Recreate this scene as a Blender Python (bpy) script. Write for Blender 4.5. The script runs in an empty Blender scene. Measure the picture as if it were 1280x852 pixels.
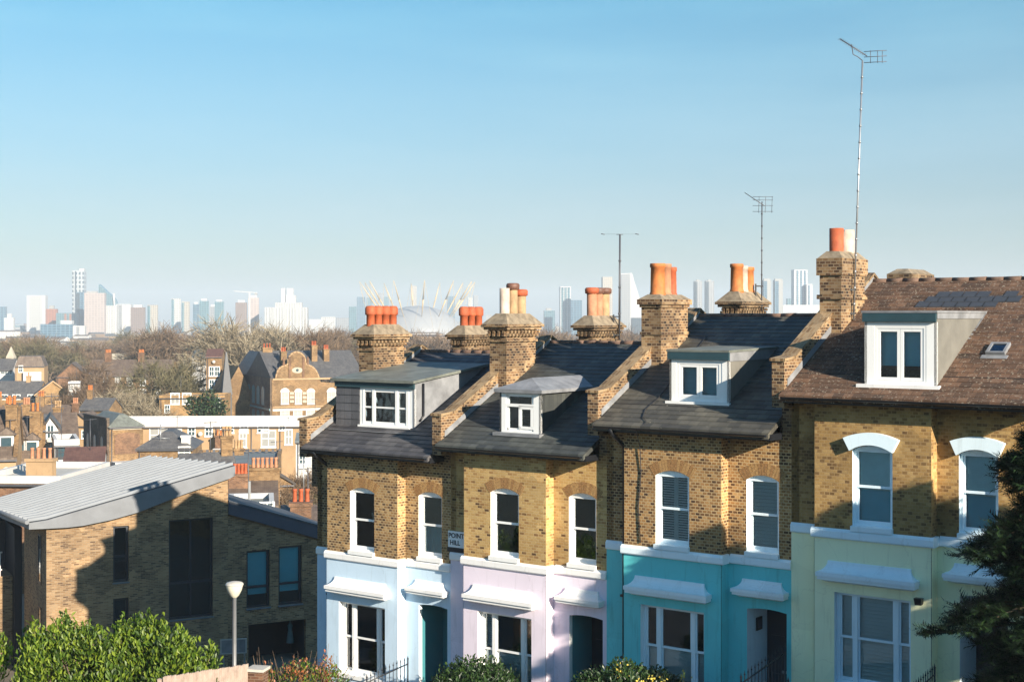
import bpy, bmesh, math, random
from math import sin, cos, pi, radians, sqrt, atan2
from mathutils import Vector, Matrix
from mathutils.geometry import tessellate_polygon
random.seed(11)
sc = bpy.context.scene
col = sc.collection

# ---------------------------------------------------------------- camera, sky, sun, exposure
CAMZ = 46.0                     # eye height above the river plain
F, HX, HY = 1778.0, 640.0, 395.0
cam = bpy.data.cameras.new('camera')
cam.sensor_width = 36.0
cam.lens = F / 1280 * 36
cam.shift_y = (HY - 426) / 1280
cam.clip_start = 0.5
cam.clip_end = 30000
camo = bpy.data.objects.new('camera', cam)
camo.location = (0, 0, CAMZ)
camo.rotation_euler = (radians(90), 0, 0)
col.objects.link(camo)
sc.camera = camo

SUN_EL, SUN_AZ = radians(20), radians(35)      # azimuth: to the right of straight behind the camera
sd = Vector((sin(SUN_AZ) * cos(SUN_EL), -cos(SUN_AZ) * cos(SUN_EL), sin(SUN_EL)))
w = bpy.data.worlds.new('World')
sc.world = w
w.use_nodes = True
nt = w.node_tree
sky = nt.nodes.new('ShaderNodeTexSky')
sky.sky_type = 'NISHITA'
sky.sun_disc = False
sky.sun_elevation = SUN_EL
sky.sun_rotation = pi - SUN_AZ
sky.air_density = 1.0
sky.dust_density = 0.6
sky.ozone_density = 2.5
bg = nt.nodes['Background']
bg.inputs[1].default_value = 0.054
# thin streaks of high cloud, a few percent brighter than the clear sky
tc = nt.nodes.new('ShaderNodeTexCoord')
mp = nt.nodes.new('ShaderNodeMapping')
mp.inputs['Scale'].default_value = (1.2, 1.2, 9.0)
mp.inputs['Rotation'].default_value = (0.12, 0.1, 0)
nz = nt.nodes.new('ShaderNodeTexNoise')
nz.inputs['Scale'].default_value = 2.2
nz.inputs['Detail'].default_value = 5
rp = nt.nodes.new('ShaderNodeMapRange')
rp.inputs[1].default_value = 0.45
rp.inputs[2].default_value = 0.8
rp.inputs[4].default_value = 0.26
mxs = nt.nodes.new('ShaderNodeMix')
mxs.data_type = 'RGBA'
mxs.inputs[7].default_value = (7.0, 7.6, 8.2, 1)
nt.links.new(tc.outputs['Generated'], mp.inputs[0])
nt.links.new(mp.outputs[0], nz.inputs['Vector'])
nt.links.new(nz.outputs[0], rp.inputs[0])
nt.links.new(rp.outputs[0], mxs.inputs[0])
nt.links.new(sky.outputs[0], mxs.inputs[6])
# sky tint by height above the horizon; overhead raised to fill shaded fronts
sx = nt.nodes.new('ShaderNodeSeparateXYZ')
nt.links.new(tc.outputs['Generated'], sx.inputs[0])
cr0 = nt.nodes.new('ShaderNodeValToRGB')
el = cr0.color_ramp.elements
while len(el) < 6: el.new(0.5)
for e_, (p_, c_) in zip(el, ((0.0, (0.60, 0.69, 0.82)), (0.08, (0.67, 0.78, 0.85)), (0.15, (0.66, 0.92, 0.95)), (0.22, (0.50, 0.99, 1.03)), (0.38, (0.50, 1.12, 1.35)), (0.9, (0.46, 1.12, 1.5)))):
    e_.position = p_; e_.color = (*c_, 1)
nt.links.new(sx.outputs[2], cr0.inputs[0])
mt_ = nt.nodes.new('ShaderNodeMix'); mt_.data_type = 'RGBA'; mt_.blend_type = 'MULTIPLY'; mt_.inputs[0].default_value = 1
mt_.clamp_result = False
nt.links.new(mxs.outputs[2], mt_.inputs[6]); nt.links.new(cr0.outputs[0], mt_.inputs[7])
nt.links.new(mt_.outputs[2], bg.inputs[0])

sl = bpy.data.lights.new('sun', 'SUN')
sl.energy = 5.0
sl.angle = radians(0.5)
sl.color = (1.0, 0.88, 0.72)
so = bpy.data.objects.new('sun', sl)
so.rotation_euler = (-sd).to_track_quat('-Z', 'Y').to_euler()
so.location = (60, -80, 120)
col.objects.link(so)

sc.view_settings.view_transform = 'Standard'
sc.view_settings.look = 'None'
sc.view_settings.exposure = 1.28
sc.view_settings.gamma = 1
sc.render.engine = 'CYCLES'
sc.cycles.max_bounces = 6
sc.cycles.transparent_max_bounces = 12
sc.cycles.volume_bounces = 0
sc.cycles.use_denoising = True

# ---------------------------------------------------------------- helpers
def zz(py, Y):
    return CAMZ - (py - HY) / F * Y
def xx(px, Y):
    return (px - HX) / F * Y
PROF = [(-200, -1.5), (-20, -1.8), (0, -2.2), (10, -4.6), (20, -7.0), (31, -9.4), (45, -11.6), (65, -15.5), (100, -17.8), (150, -20),
        (200, -22), (300, -26), (500, -33), (700, -38), (1000, -41), (2000, -43), (20000, -43)]
def ground(X, Y):
    q = Y - 0.35 * X if Y < 150 else Y - 0.35 * X * max(0, 1 - (Y - 150) / 150)
    for (a, b), (c, d) in zip(PROF, PROF[1:]):
        if q <= c:
            t = max(0, (q - a) / (c - a))
            return CAMZ + b + (d - b) * t
    return CAMZ - 43

class MB:
    def __init__(s):
        s.v = []; s.f = []; s.m = []; s.sm = []
    def add(s, vs, fs, m=0, smooth=False):
        o = len(s.v)
        s.v += [tuple(p) for p in vs]
        for f in fs:
            s.f.append([i + o for i in f]); s.m.append(m); s.sm.append(smooth)
        return s
    def box(s, x0, x1, y0, y1, z0, z1, m=0):
        return s.add([(x0, y0, z0), (x1, y0, z0), (x1, y1, z0), (x0, y1, z0), (x0, y0, z1), (x1, y0, z1), (x1, y1, z1), (x0, y1, z1)],
                     [(0, 3, 2, 1), (4, 5, 6, 7), (0, 1, 5, 4), (1, 2, 6, 5), (2, 3, 7, 6), (3, 0, 4, 7)], m)
    def frustum(s, a, b, z0, z1, m=0):      # a, b = (x0,x1,y0,y1) at bottom and top
        vs = []
        for (x0, x1, y0, y1), z in ((a, z0), (b, z1)):
            vs += [(x0, y0, z), (x1, y0, z), (x1, y1, z), (x0, y1, z)]
        return s.add(vs, [(0, 3, 2, 1), (4, 5, 6, 7), (0, 1, 5, 4), (1, 2, 6, 5), (2, 3, 7, 6), (3, 0, 4, 7)], m)
    def prism(s, pts, axis, a, b, m=0):
        n = len(pts)
        def P(p, t):
            return (t, p[0], p[1]) if axis == 'x' else (p[0], t, p[1]) if axis == 'y' else (p[0], p[1], t)
        vs = [P(p, a) for p in pts] + [P(p, b) for p in pts]
        fs = [(i, (i + 1) % n, n + (i + 1) % n, n + i) for i in range(n)]
        tr = tessellate_polygon([[Vector((p[0], p[1], 0)) for p in pts]])
        fs += [tuple(t) for t in tr] + [tuple(n + i for i in reversed(t)) for t in tr]
        return s.add(vs, fs, m)
    def holed(s, outer, holes, y, depth, m=0, mr=1):      # wall sheet in (x,z) with openings and their reveals
        loops = [outer] + holes
        flat = [p for l in loops for p in l]
        tr = tessellate_polygon([[Vector((p[0], p[1], 0)) for p in l] for l in loops])
        s.add([(p[0], y, p[1]) for p in flat], [tuple(t) for t in tr], m)
        for l in holes:
            n = len(l)
            s.add([(p[0], y, p[1]) for p in l] + [(p[0], y + depth, p[1]) for p in l],
                  [(i, (i + 1) % n, n + (i + 1) % n, n + i) for i in range(n)], mr)
        return s
    def tube(s, pts, r, n=8, m=0, r1=None, smooth=True):
        pts = [Vector(p) for p in pts]
        k = len(pts)
        vs = []; fs = []
        for i, p in enumerate(pts):
            d = (pts[min(i + 1, k - 1)] - pts[max(i - 1, 0)]).normalized()
            u = d.cross(Vector((0, 0, 1)) if abs(d.z) < 0.9 else Vector((1, 0, 0))).normalized()
            v = d.cross(u)
            rr = r if r1 is None else r + (r1 - r) * i / (k - 1)
            for j in range(n):
                a = 2 * pi * j / n
                vs.append(p + (u * cos(a) + v * sin(a)) * rr)
        for i in range(k - 1):
            for j in range(n):
                fs.append((i * n + j, i * n + (j + 1) % n, (i + 1) * n + (j + 1) % n, (i + 1) * n + j))
        s.add(vs, fs, m, smooth)
        o = len(s.v) - len(vs)
        s.f.append([o + j for j in range(n)]); s.m.append(m); s.sm.append(False)
        s.f.append([o + (k - 1) * n + j for j in range(n)]); s.m.append(m); s.sm.append(False)
        return s
    def lathe(s, cx, cy, prof, n=16, m=0):
        vs = []; fs = []
        for r, z in prof:
            for j in range(n):
                a = 2 * pi * j / n
                vs.append((cx + r * cos(a), cy + r * sin(a), z))
        for i in range(len(prof) - 1):
            for j in range(n):
                fs.append((i * n + j, i * n + (j + 1) % n, (i + 1) * n + (j + 1) % n, (i + 1) * n + j))
        s.add(vs, fs, m, True)
        return s
    def build(s, name, mats, parent=None, loc=None, recalc=True):
        if not isinstance(mats, (list, tuple)):
            mats = [mats]
        me = bpy.data.meshes.new(name)
        me.from_pydata(s.v, [], s.f)
        for mt in mats:
            me.materials.append(mt)
        me.polygons.foreach_set('material_index', s.m)
        me.polygons.foreach_set('use_smooth', s.sm)
        if recalc and len(s.f) < 20000:
            bm = bmesh.new(); bm.from_mesh(me)
            bmesh.ops.recalc_face_normals(bm, faces=bm.faces)
            bm.to_mesh(me); bm.free()
        me.update()
        o = bpy.data.objects.new(name, me)
        if parent: o.parent = parent
        if loc: o.location = loc
        col.objects.link(o)
        return o
def tag(o, label=None, cat=None, group=None, kind=None):
    for k, v in (('label', label), ('category', cat), ('group', group), ('kind', kind)):
        if v: o[k] = v
    return o
def thing(name, label, cat, loc, rz=0, group=None):
    o = bpy.data.objects.new(name, None)
    o.empty_display_size = 0.2
    o.location = loc
    o.rotation_euler = (0, 0, rz)
    col.objects.link(o)
    return tag(o, label, cat, group)
def copy_of(o, parent=None, name=None):
    c = o.copy(); col.objects.link(c)
    if parent: c.parent = parent
    return c

# ---------------------------------------------------------------- materials
class N:
    def __init__(s, name):
        s.m = bpy.data.materials.new(name); s.m.use_nodes = True
        s.t = s.m.node_tree; s.b = s.t.nodes['Principled BSDF']
    def n(s, typ, **kw):
        x = s.t.nodes.new('ShaderNode' + typ)
        for k, v in kw.items():
            setattr(x, k, v)
        return x
    def l(s, a, b):
        s.t.links.new(a, b)
    def ramp(s, fac, stops, const=False):
        r = s.n('ValToRGB')
        e = r.color_ramp.elements
        while len(e) < len(stops): e.new(0.5)
        for i, (p, c) in enumerate(stops):
            e[i].position = p; e[i].color = (*c, 1) if len(c) == 3 else c
        if const: r.color_ramp.interpolation = 'CONSTANT'
        s.l(fac, r.inputs[0])
        return r.outputs[0]
    def noise(s, vec, scale, detail=4, rough=0.55):
        x = s.n('TexNoise'); x.inputs['Scale'].default_value = scale
        x.inputs['Detail'].default_value = detail; x.inputs['Roughness'].default_value = rough
        if vec is not None: s.l(vec, x.inputs['Vector'])
        return x.outputs[0]
    def mix(s, fac, a, b, typ='MIX'):
        x = s.n('Mix'); x.data_type = 'RGBA'; x.blend_type = typ
        for v, i in ((fac, 0), (a, 6), (b, 7)):
            if hasattr(v, 'node'): s.l(v, x.inputs[i])
            elif i == 0: x.inputs[0].default_value = v
            else: x.inputs[i].default_value = (*v, 1)
        return x.outputs[2]
    def math(s, op, a, b=0.0):
        x = s.n('Math'); x.operation = op
        for v, i in ((a, 0), (b, 1)):
            if hasattr(v, 'node'): s.l(v, x.inputs[i])
            else: x.inputs[i].default_value = v
        return x.outputs[0]
    def planar(s):
        """object coordinates laid onto walls: (y,z) on side faces, (x,z) on front faces, (x,y) on flat ones"""
        tc = s.n('TexCoord')
        sp = s.n('SeparateXYZ'); s.l(tc.outputs['Object'], sp.inputs[0])
        sn = s.n('SeparateXYZ'); s.l(tc.outputs['Normal'], sn.inputs[0])
        side = s.math('GREATER_THAN', s.math('ABSOLUTE', sn.outputs[0]), 0.7)
        flat = s.math('GREATER_THAN', s.math('ABSOLUTE', sn.outputs[2]), 0.75)
        u = s.n('Mix'); s.l(side, u.inputs[0]); s.l(sp.outputs[0], u.inputs[2]); s.l(sp.outputs[1], u.inputs[3])
        v = s.n('Mix'); s.l(flat, v.inputs[0]); s.l(sp.outputs[2], v.inputs[2]); s.l(sp.outputs[1], v.inputs[3])
        cb = s.n('CombineXYZ'); s.l(u.outputs[0], cb.inputs[0]); s.l(v.outputs[0], cb.inputs[1])
        return cb.outputs[0], tc.outputs['Object']
    def bump(s, h, strength=0.4, dist=0.01):
        x = s.n('Bump'); x.inputs['Strength'].default_value = strength; x.inputs['Distance'].default_value = dist
        s.l(h, x.inputs['Height']); s.l(x.outputs[0], s.b.inputs['Normal'])
    def fin(s, color=None, rough=0.8, metal=0.0, spec=None):
        if color is not None:
            if hasattr(color, 'node'): s.l(color, s.b.inputs['Base Color'])
            else: s.b.inputs['Base Color'].default_value = (*color, 1)
        if hasattr(rough, 'node'): s.l(rough, s.b.inputs['Roughness'])
        else: s.b.inputs['Roughness'].default_value = rough
        s.b.inputs['Metallic'].default_value = metal
        if spec is not None: s.b.inputs['Specular IOR Level'].default_value = spec
        return s.m

def brick_mat(name, stops, mortar, soot=0.5, bw=0.225, rh=0.075, ms=0.010, clump=0.25):
    k = N(name)
    uv, obj = k.planar()
    # slight wander so courses are not ruler straight
    b = k.n('TexBrick'); b.offset = 0.5; b.squash = 1.0
    k.l(uv, b.inputs['Vector'])
    b.inputs['Color1'].default_value = (0, 0, 0, 1); b.inputs['Color2'].default_value = (1, 1, 1, 1)
    b.inputs['Mortar'].default_value = (0.5, 0.5, 0.5, 1)
    b.inputs['Scale'].default_value = 1.0
    b.inputs['Brick Width'].default_value = bw; b.inputs['Row Height'].default_value = rh
    b.inputs['Mortar Size'].default_value = ms; b.inputs['Mortar Smooth'].default_value = 0.1
    b.inputs['Bias'].default_value = 0.0
    big = k.noise(obj, 0.9, 5, 0.6)
    v = k.math('ADD', b.outputs['Color'], k.math('MULTIPLY', k.math('SUBTRACT', big, 0.5), clump * 2))
    c = k.ramp(v, stops)
    fine = k.noise(obj, 45, 3)
    c = k.mix(0.35, c, k.ramp(fine, [(0.3, (0.35, 0.33, 0.3)), (0.7, (1, 1, 1))]), 'MULTIPLY')
    c = k.mix(b.outputs['Fac'], c, mortar)
    st = k.ramp(k.noise(obj, 0.45, 6, 0.65), [(0.32, (1 - soot, 1 - soot, 1 - soot)), (0.62, (1, 1, 1))])
    c = k.mix(1.0, c, st, 'MULTIPLY')
    vo = k.n('TexVoronoi'); vo.inputs['Scale'].default_value = 0.85
    ds = k.n('VectorMath'); ds.operation = 'ADD'; k.l(obj, ds.inputs[0])
    nv = k.n('TexNoise'); nv.inputs['Scale'].default_value = 2.2; nv.inputs['Detail'].default_value = 4; k.l(obj, nv.inputs['Vector']); k.l(nv.outputs['Color'], ds.inputs[1])
    k.l(ds.outputs[0], vo.inputs['Vector'])
    c = k.mix(1.0, c, k.ramp(vo.outputs['Color'], [(0.25, (0.74, 0.72, 0.70)), (0.5, (0.96, 0.95, 0.93)), (0.8, (1.12, 1.08, 1.02))]), 'MULTIPLY')
    h = k.math('ADD', k.math('MULTIPLY', b.outputs['Fac'], -1.0), k.math('MULTIPLY', fine, 0.6))
    k.bump(h, 0.5, 0.012)
    return k.fin(c, 0.88)

def slate_mat(name, stops, bw=0.28, rh=0.2, lichen=None, streak=0.35, rough=0.6, var=0.3):
    k = N(name)
    tc = k.n('TexCoord')
    b = k.n('TexBrick'); b.offset = 0.5
    k.l(tc.outputs['Object'], b.inputs['Vector'])
    b.inputs['Color1'].default_value = (0, 0, 0, 1); b.inputs['Color2'].default_value = (1, 1, 1, 1)
    b.inputs['Mortar'].default_value = (0, 0, 0, 1)
    b.inputs['Scale'].default_value = 1.0; b.inputs['Brick Width'].default_value = bw; b.inputs['Row Height'].default_value = rh
    b.inputs['Mortar Size'].default_value = 0.006; b.inputs['Mortar Smooth'].default_value = 0.3
    v = k.math('ADD', k.math('MULTIPLY', b.outputs['Color'], var), k.math('ADD', k.math('MULTIPLY', k.noise(tc.outputs['Object'], 1.1, 5), 0.7), 0.3 - var * 0.5 - 0.1))
    c = k.ramp(v, stops)
    c = k.mix(k.math('MULTIPLY', b.outputs['Fac'], 0.8), c, (0.012, 0.012, 0.014))
    if lichen:
        ln = k.noise(tc.outputs['Object'], lichen[1], 3, 0.6)
        c = k.mix(k.ramp(ln, [(lichen[2], (0, 0, 0)), (lichen[2] + 0.06, (1, 1, 1))]), c, lichen[0])
    mpn = k.n('Mapping'); mpn.inputs['Scale'].default_value = (3.5, 0.35, 0.35); k.l(tc.outputs['Object'], mpn.inputs[0])
    c = k.mix(streak, c, k.ramp(k.noise(mpn.outputs[0], 1.5, 4), [(0.3, (0.45, 0.45, 0.45)), (0.7, (1.25, 1.25, 1.2))]), 'MULTIPLY')
    k.bump(k.math('MULTIPLY', b.outputs['Fac'], -1), 0.5, 0.01)
    return k.fin(c, rough)

def paint(name, c, rough=0.55, var=0.12, dirt=0.15, bump=0.05):
    k = N(name)
    tc = k.n('TexCoord'); o = tc.outputs['Object']
    cc = k.mix(1.0, c, k.ramp(k.noise(o, 0.8, 5, 0.6), [(0.3, (1 - var,) * 3), (0.7, (1, 1, 1))]), 'MULTIPLY')
    mpn = k.n('Mapping'); mpn.inputs['Scale'].default_value = (5, 5, 0.5); k.l(o, mpn.inputs[0])
    cc = k.mix(1.0, cc, k.ramp(k.noise(mpn.outputs[0], 1.3, 5, 0.6), [(0.30, (1 - dirt, 1 - dirt * 1.02, 1 - dirt * 1.1)), (0.44, (1, 1, 1))]), 'MULTIPLY')
    if bump:      # patch repairs, hairline cracks, fine grit
        vo = k.n('TexVoronoi'); vo.inputs['Scale'].default_value = 0.8; k.l(o, vo.inputs['Vector'])
        cc = k.mix(1.0, cc, k.ramp(vo.outputs['Color'], [(0.2, (0.94, 0.94, 0.94)), (0.8, (1.02, 1.02, 1.02))]), 'MULTIPLY')
        vc = k.n('TexVoronoi'); vc.feature = 'DISTANCE_TO_EDGE'; vc.inputs['Scale'].default_value = 0.55
        nv = k.n('TexNoise'); nv.inputs['Scale'].default_value = 1.7; nv.inputs['Detail'].default_value = 6; k.l(o, nv.inputs['Vector'])
        ds = k.n('VectorMath'); ds.operation = 'ADD'; k.l(o, ds.inputs[0]); k.l(nv.outputs['Color'], ds.inputs[1]); k.l(ds.outputs[0], vc.inputs['Vector'])
        cc = k.mix(1.0, cc, k.ramp(vc.outputs['Distance'], [(0.0, (0.88, 0.875, 0.87)), (0.006, (1, 1, 1))]), 'MULTIPLY')
        k.bump(k.noise(o, 60, 3), bump * 2, 0.01)
    return k.fin(cc, rough)

def plain(name, c, rough=0.6, metal=0.0, var=0.15, scale=3.0):
    k = N(name)
    tc = k.n('TexCoord')
    cc = k.mix(1.0, c, k.ramp(k.noise(tc.outputs['Object'], scale, 5, 0.6), [(0.3, (1 - var,) * 3), (0.7, (1 + var * 0.5,) * 3)]), 'MULTIPLY')
    return k.fin(cc, rough, metal)

def glass_mat(name, tint=(0.72, 0.82, 0.84), boost=0.04):
    k = N(name)
    tr = k.n('BsdfTransparent'); tr.inputs[0].default_value = (*tint, 1)
    gl = k.n('BsdfGlossy'); gl.inputs['Roughness'].default_value = 0.03; gl.inputs[0].default_value = (0.9, 0.95, 1, 1)
    fr = k.n('Fresnel'); fr.inputs[0].default_value = 1.5
    tc = k.n('TexCoord')
    bp = k.n('Bump'); bp.inputs['Strength'].default_value = 0.12; bp.inputs['Distance'].default_value = 0.02
    k.l(k.noise(tc.outputs['Object'], 1.6, 2), bp.inputs['Height'])
    k.l(bp.outputs[0], gl.inputs['Normal'])
    mx = k.n('MixShader')
    k.l(k.math('ADD', fr.outputs[0], boost), mx.inputs[0]); k.l(tr.outputs[0], mx.inputs[1]); k.l(gl.outputs[0], mx.inputs[2])
    k.l(mx.outputs[0], k.t.nodes['Material Output'].inputs[0])
    return k.m

def leaf_mat(name, stops, trans=0.25, rough=0.45, noise_scale=1.4):
    k = N(name)
    g = k.n('NewGeometry'); tc = k.n('TexCoord')
    v = k.math('ADD', k.math('MULTIPLY', g.outputs['Random Per Island'], 0.6), k.math('MULTIPLY', k.noise(tc.outputs['Object'], noise_scale, 3), 0.5))
    c = k.ramp(v, stops)
    k.fin(c, rough)
    if trans:
        t = k.n('BsdfTranslucent'); k.l(k.mix(1.0, c, (1.5, 1.6, 0.6), 'MULTIPLY'), t.inputs[0])
        mx = k.n('MixShader'); mx.inputs[0].default_value = trans
        k.l(k.b.outputs[0], mx.inputs[1]); k.l(t.outputs[0], mx.inputs[2])
        k.l(mx.outputs[0], k.t.nodes['Material Output'].inputs[0])
    return k.m

def grid_mat(name, wall, win, bw, rh, ms, rough=0.5, var=0.15):
    """far facades: a regular grid of window openings"""
    k = N(name)
    uv, obj = k.planar()
    b = k.n('TexBrick'); b.offset = 0.0
    k.l(uv, b.inputs['Vector'])
    b.inputs['Color1'].default_value = (*win, 1); b.inputs['Color2'].default_value = tuple(x * 1.6 for x in win) + (1,)
    b.inputs['Mortar'].default_value = (*wall, 1)
    b.inputs['Scale'].default_value = 1.0; b.inputs['Brick Width'].default_value = bw; b.inputs['Row Height'].default_value = rh
    b.inputs['Mortar Size'].default_value = ms; b.inputs['Mortar Smooth'].default_value = 0.05
    return k.fin(b.outputs['Color'], rough)

M = {}
M['brick1'] = brick_mat('stock_brick_brown', [(0.0, (0.07, 0.04, 0.018)), (0.25, (0.16, 0.085, 0.035)), (0.5, (0.32, 0.18, 0.065)), (0.8, (0.44, 0.26, 0.10)), (1.0, (0.52, 0.34, 0.15))], (0.48, 0.35, 0.19), 0.3, bw=0.13, ms=0.011, clump=0.3)
M['brick2'] = brick_mat('stock_brick_yellow', [(0.0, (0.12, 0.065, 0.025)), (0.10, (0.36, 0.20, 0.07)), (0.3, (0.50, 0.31, 0.11)), (0.7, (0.56, 0.37, 0.14)), (1.0, (0.62, 0.43, 0.18))], (0.54, 0.38, 0.18), 0.22, bw=0.16, ms=0.009, clump=0.32)
M['brick3'] = brick_mat('stock_brick_tan', [(0.0, (0.07, 0.036, 0.016)), (0.25, (0.18, 0.09, 0.032)), (0.5, (0.34, 0.18, 0.06)), (0.8, (0.44, 0.24, 0.085)), (1.0, (0.52, 0.32, 0.13))], (0.50, 0.36, 0.19), 0.3, bw=0.13, ms=0.011, clump=0.3)
M['brick4'] = brick_mat('stock_brick_gold', [(0.0, (0.18, 0.10, 0.036)), (0.2, (0.31, 0.18, 0.06)), (0.45, (0.42, 0.255, 0.085)), (0.8, (0.48, 0.30, 0.105)), (1.0, (0.54, 0.36, 0.145))], (0.42, 0.28, 0.125), 0.4, bw=0.125, ms=0.008, clump=0.3)
M['chim'] = brick_mat('chimney_brick', [(0.0, (0.03, 0.016, 0.009)), (0.25, (0.10, 0.05, 0.024)), (0.5, (0.22, 0.12, 0.055)), (0.8, (0.31, 0.19, 0.09)), (1.0, (0.40, 0.28, 0.16))], (0.32, 0.24, 0.15), 0.6, bw=0.15, clump=0.5)
M['newbrick'] = brick_mat('buff_brick', [(0.0, (0.106, 0.059, 0.033)), (0.3, (0.224, 0.135, 0.066)), (0.7, (0.304, 0.191, 0.099)), (1.0, (0.356, 0.244, 0.139))], (0.264, 0.205, 0.132), 0.15)
M['arch'] = plain('gauged_brick', (0.36, 0.21, 0.08), 0.85, 0, 0.45, 30)
M['arch2'] = plain('gauged_brick_dark', (0.28, 0.15, 0.055), 0.85, 0, 0.45, 30)
M['white'] = paint('white_paint', (0.80, 0.79, 0.77), 0.45, 0.06, 0.10)
M['joinery'] = paint('white_joinery', (0.80, 0.80, 0.78), 0.35, 0.05, 0.06, 0)
M['st1'] = paint('pale_blue_render', (0.52, 0.66, 0.78), 0.6, 0.08, 0.14)
M['st2'] = paint('lilac_render', (0.74, 0.66, 0.75), 0.6, 0.08, 0.14)
M['st3'] = paint('turquoise_render', (0.12, 0.60, 0.62), 0.6, 0.10, 0.2)
M['st4'] = paint('pale_mint_render', (0.86, 0.90, 0.60), 0.6, 0.08, 0.14)
M['trim3'] = paint('shade_aqua_trim', (0.76, 0.86, 0.90), 0.5, 0.05, 0.1)  # white trim in shade, its blue cast put into the colour
M['trim4'] = paint('shade_blue_trim', (0.74, 0.88, 0.95), 0.5, 0.05, 0.1)  # shaded white trim, skylight blue mixed into the paint colour
M['slate1'] = slate_mat('slate_grey', [(0.2, (0.016, 0.016, 0.020)), (0.5, (0.050, 0.048, 0.053)), (0.85, (0.115, 0.11, 0.112))])
M['slate2'] = slate_mat('slate_green_grey', [(0.2, (0.014, 0.016, 0.018)), (0.5, (0.042, 0.046, 0.044)), (0.85, (0.095, 0.10, 0.088))])
M['slate3'] = slate_mat('slate_lichen', [(0.2, (0.018, 0.018, 0.018)), (0.5, (0.055, 0.052, 0.044)), (0.85, (0.125, 0.115, 0.09))], lichen=((0.3, 0.28, 0.22), 11, 0.69))
M['tile4'] = slate_mat('brown_tiles', [(0.15, (0.036, 0.020, 0.012)), (0.45, (0.085, 0.044, 0.024)), (0.75, (0.13, 0.068, 0.038)), (1, (0.175, 0.10, 0.06))], 0.24, 0.2, lichen=((0.30, 0.26, 0.2), 18, 0.60), rough=0.9, var=0.55)
M['slate_hung'] = slate_mat('hung_slate', [(0.2, (0.05, 0.05, 0.055)), (0.8, (0.10, 0.10, 0.11))])
M['newslate'] = plain('replacement_slate', (0.045, 0.048, 0.055), 0.55)
M['lead'] = plain('lead_sheet', (0.21, 0.215, 0.225), 0.5, 0, 0.35, 2.5)
M['leadgreen'] = plain('weathered_lead', (0.15, 0.16, 0.138), 0.6, 0, 0.4, 2.0)
M['cheek'] = plain('beige_cheek', (0.15, 0.142, 0.122), 0.75, 0, 0.25, 2.0)
M['tealfascia'] = plain('teal_grey_fascia', (0.022, 0.055, 0.068), 0.5)
M['mortar'] = plain('mortar_flaunching', (0.22, 0.175, 0.12), 0.95, 0, 0.5, 5)
M['coping'] = brick_mat('coping_brick', [(0.0, (0.12, 0.07, 0.035)), (0.5, (0.26, 0.165, 0.08)), (1.0, (0.36, 0.27, 0.165))], (0.30, 0.23, 0.14), 0.45, 0.1, 0.25)
M['ridge'] = plain('clay_ridge_tile', (0.14, 0.085, 0.06), 0.9, 0, 0.5, 5)
M['terra'] = plain('terracotta', (0.46, 0.15, 0.04), 0.75, 0, 0.35, 5)
M['terrared'] = plain('terracotta_red', (0.38, 0.085, 0.03), 0.75, 0, 0.35, 5)
M['terrapink'] = plain('terracotta_salmon', (0.40, 0.185, 0.10), 0.8, 0, 0.3, 5)
M['terrabuff'] = plain('buff_clay', (0.36, 0.23, 0.12), 0.8, 0, 0.35, 5)
M['terrapale'] = plain('pale_clay', (0.46, 0.37, 0.30), 0.8, 0, 0.3, 5)
M['cowl'] = plain('dark_cowl', (0.13, 0.06, 0.04), 0.6, 0, 0.3, 8)
M['black'] = plain('black_paint', (0.012, 0.013, 0.016), 0.35)
M['iron'] = plain('black_iron', (0.02, 0.021, 0.024), 0.45)
M['steel'] = plain('galvanised_steel', (0.36, 0.37, 0.38), 0.4, 0.7)
M['darkmetal'] = plain('weathered_aluminium', (0.10, 0.10, 0.11), 0.5, 0.5)
M['glass'] = glass_mat('window_glass', (0.86, 0.93, 0.94))
M['glassblue'] = glass_mat('blue_window_glass', (0.35, 0.62, 0.70), 0.10)
M['dark'] = plain('dark_room', (0.02, 0.02, 0.022), 0.9)  # near-black, the dimness of unlit rooms put into the colour
M['blind'] = plain('blind_slats', (0.80, 0.82, 0.80), 0.6, 0, 0.05)
M['curtain'] = plain('net_curtain', (0.45, 0.56, 0.56), 0.9, 0, 0.1)
M['tealblind'] = plain('blue_roller_blind', (0.18, 0.62, 0.76), 0.8, 0, 0.05)
M['aquablind'] = plain('aqua_sheer', (0.72, 0.92, 0.92), 0.9, 0, 0.1)
M['tealdoor'] = paint('teal_door', (0.05, 0.20, 0.23), 0.4, 0.05, 0.05, 0)
M['darkdoor'] = paint('dark_door', (0.02, 0.022, 0.03), 0.3, 0.05, 0.05, 0)
M['zinc'] = plain('zinc_roof', (0.05, 0.058, 0.07), 0.7, 0.0, 0.2, 1.2)
M['zincrib'] = plain('zinc_seam', (0.12, 0.138, 0.16), 0.55, 0.0, 0.15, 1.2)  # same zinc made paler, sunlight on the seams put into the colour
M['zincside'] = plain('zinc_fascia', (0.14, 0.15, 0.165), 0.6, 0.0, 0.2, 1.2)
M['navy'] = plain('dark_blue_grey_fascia', (0.05, 0.06, 0.085), 0.45)
M['anthracite'] = plain('anthracite_frame', (0.022, 0.026, 0.034), 0.4)
M['bark'] = plain('bark', (0.13, 0.095, 0.065), 0.95, 0, 0.4, 6)
M['wood'] = plain('weathered_boards', (0.42, 0.32, 0.26), 0.85, 0, 0.3, 4)
M['concrete'] = plain('pale_concrete', (0.42, 0.40, 0.36), 0.9, 0, 0.2, 3)
M['asphalt'] = plain('asphalt', (0.05, 0.05, 0.052), 0.9, 0, 0.3, 8)
M['paving'] = plain('paving', (0.22, 0.21, 0.19), 0.9, 0, 0.25, 4)
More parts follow.
